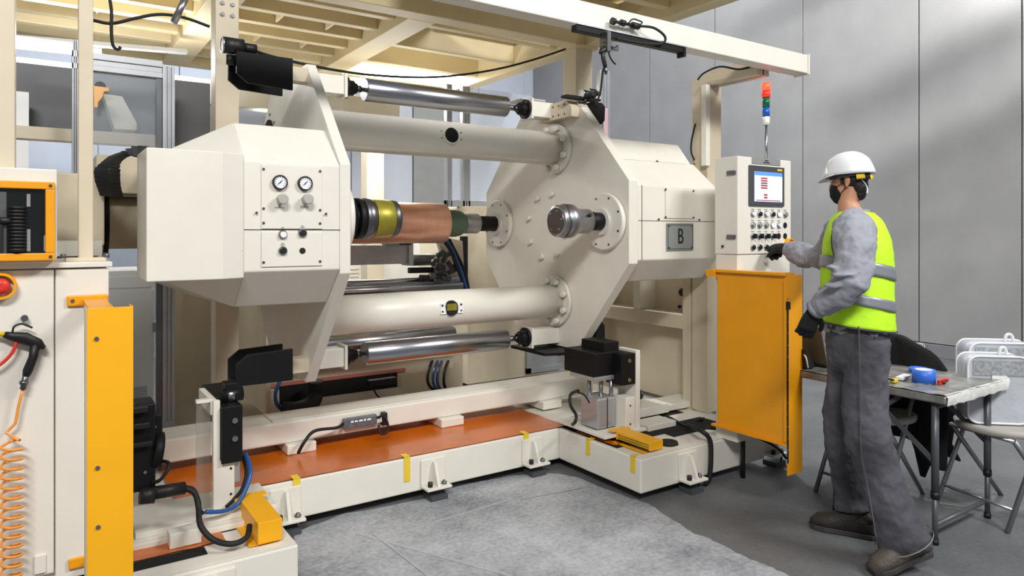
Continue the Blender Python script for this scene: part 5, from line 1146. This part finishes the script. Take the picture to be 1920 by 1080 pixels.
# ---- gloves (five fingers each)
def hand(nm, wrist, pdir, ndir, length, curl, thumb_side, par=pr, K=1.0):
    """pdir: along the hand, ndir: out of the back of the hand"""
    p = Vector(pdir).normalized(); n = Vector(ndir); n = (n-p*n.dot(p)).normalized(); s = p.cross(n)*thumb_side; mb = MB(); w = Vector(wrist)
    L = length
    mb.loft([(w-p*.03, .030*K, .026*K), (w+p*.01, .030*K, .024*K), (w+p*L*.25, .040*K, .023*K), (w+p*L*.48, .043*K, .019*K), (w+p*L*.53, .036*K, .013*K)], 14, n)
    for k, (off, ln, cc) in enumerate(((.031, .40, 1.0), (.0105, .45, 1.05), (-.0105, .41, 1.1), (-.031, .33, 1.15))):
        c = w+p*L*.46+s*off*K; d = p.copy(); pts = [c]; rad = .0105
        for sg in (.42, .32, .26):
            ang = curl*cc; R_ = Matrix.Rotation(ang, 3, n.cross(d).normalized() if n.cross(d).length > .1 else s); d = Quaternion(p.cross(n).normalized(), ang*1.0) @ d
            c = c+d*L*ln*sg; pts.append(c)
        mb.loft([(pts[0], .0115*K, .0115*K), (pts[1], .011*K, .011*K), (pts[2], .0105*K, .0105*K), (pts[3], .008*K, .008*K)], 10, n)
    c = w+p*L*.14+s*.028; d = (p*.65+s*.75-n*.25).normalized(); c2 = c+d*.036; d2 = (p*.9+s*.2-n*.45).normalized(); c3 = c2+d2*.03; c4 = c3+d2*.022
    mb.loft([(c, .014, .014), (c2, .0125, .0125), (c3, .0115, .0115), (c4, .008, .008)], 10, n)
    o = remesh(obj(nm, mb, glove, par), .004, 3); return o
hand('glove', Q(1526, 582, 3.12), Q(1506, 636, 3.16)-Q(1526, 582, 3.12), -FW-RT*.2, .185, -.35, -1)
hand('glove', Q(1472, 466, 4.0), Q(1452, 465, 4.1)-Q(1472, 466, 4.0), UP*.55-FW*.85, .225, -1.2, -1, K=1.2)
# ---- shoes
def shoe(nm, heel, toe, pitch, m, w=.048):
    h, t_ = Vector(heel), Vector(toe); d = (t_-h); L = d.length; d.normalize(); up = (UP-d*UP.dot(d)).normalized(); s = d.cross(up)
    T = obj(nm, MB().loft([(h+up*.055, .036, .05, d), (h+d*L*.12+up*.066, w*.85, .064, d), (h+d*L*.30+up*.07, w*.9, .07, d), (h+d*L*.5+up*.056, w*.98, .054, d), (h+d*L*.72+up*.044, w*1.08, .042, d), (h+d*L*.9+up*.036, w*.92, .034, d), (h+d*L+up*.024, w*.45, .015, d)], 18, up), m, pr)
    sp_ = [(-.0, .6), (.05, .8), (.3, .8), (.5, .85), (.75, 1.08), (.92, .85), (1.0, .4)]
    out = [h+d*L*a+s*w*b for a, b in sp_]+[h+d*L*a-s*w*b for a, b in reversed(sp_)]
    N = len(out); mb = MB().add([q-up*.002 for q in out]+[q+up*.022 for q in out], [tuple(range(N)), tuple(range(N, 2*N))]+[(i, (i+1) % N, N+(i+1) % N, N+i) for i in range(N)])
    obj('sole', mb, sole, T, bevel=.004)
    mb = MB()
    for k in range(4):
        c = h+d*L*(.42+.07*k)+up*(.098-.010*k); mb.tube([c-s*.022, c+up*.004, c+s*.022], .0022, 6)
    obj('laces', mb, ink, T, kind='stuff')
    mb = MB().loft([(h+d*L*.1+up*.075, .04, .04, up), (h+d*L*.14+up*.115, .038, .042, up)], 16, d); obj('shoe_collar', mb, m, T)
    return T
shoe('shoe', P(1643, 1010, z=.003), P(1519, 985, z=.003), 0, shoeu)
hl_ = P(1742, 1030, d=3.0); tl_ = P(1636, 1078, d=2.95)
shoe('shoe', Vector((hl_.x, hl_.y, .075)), Vector((tl_.x, tl_.y, .004)), 0, shoeg)
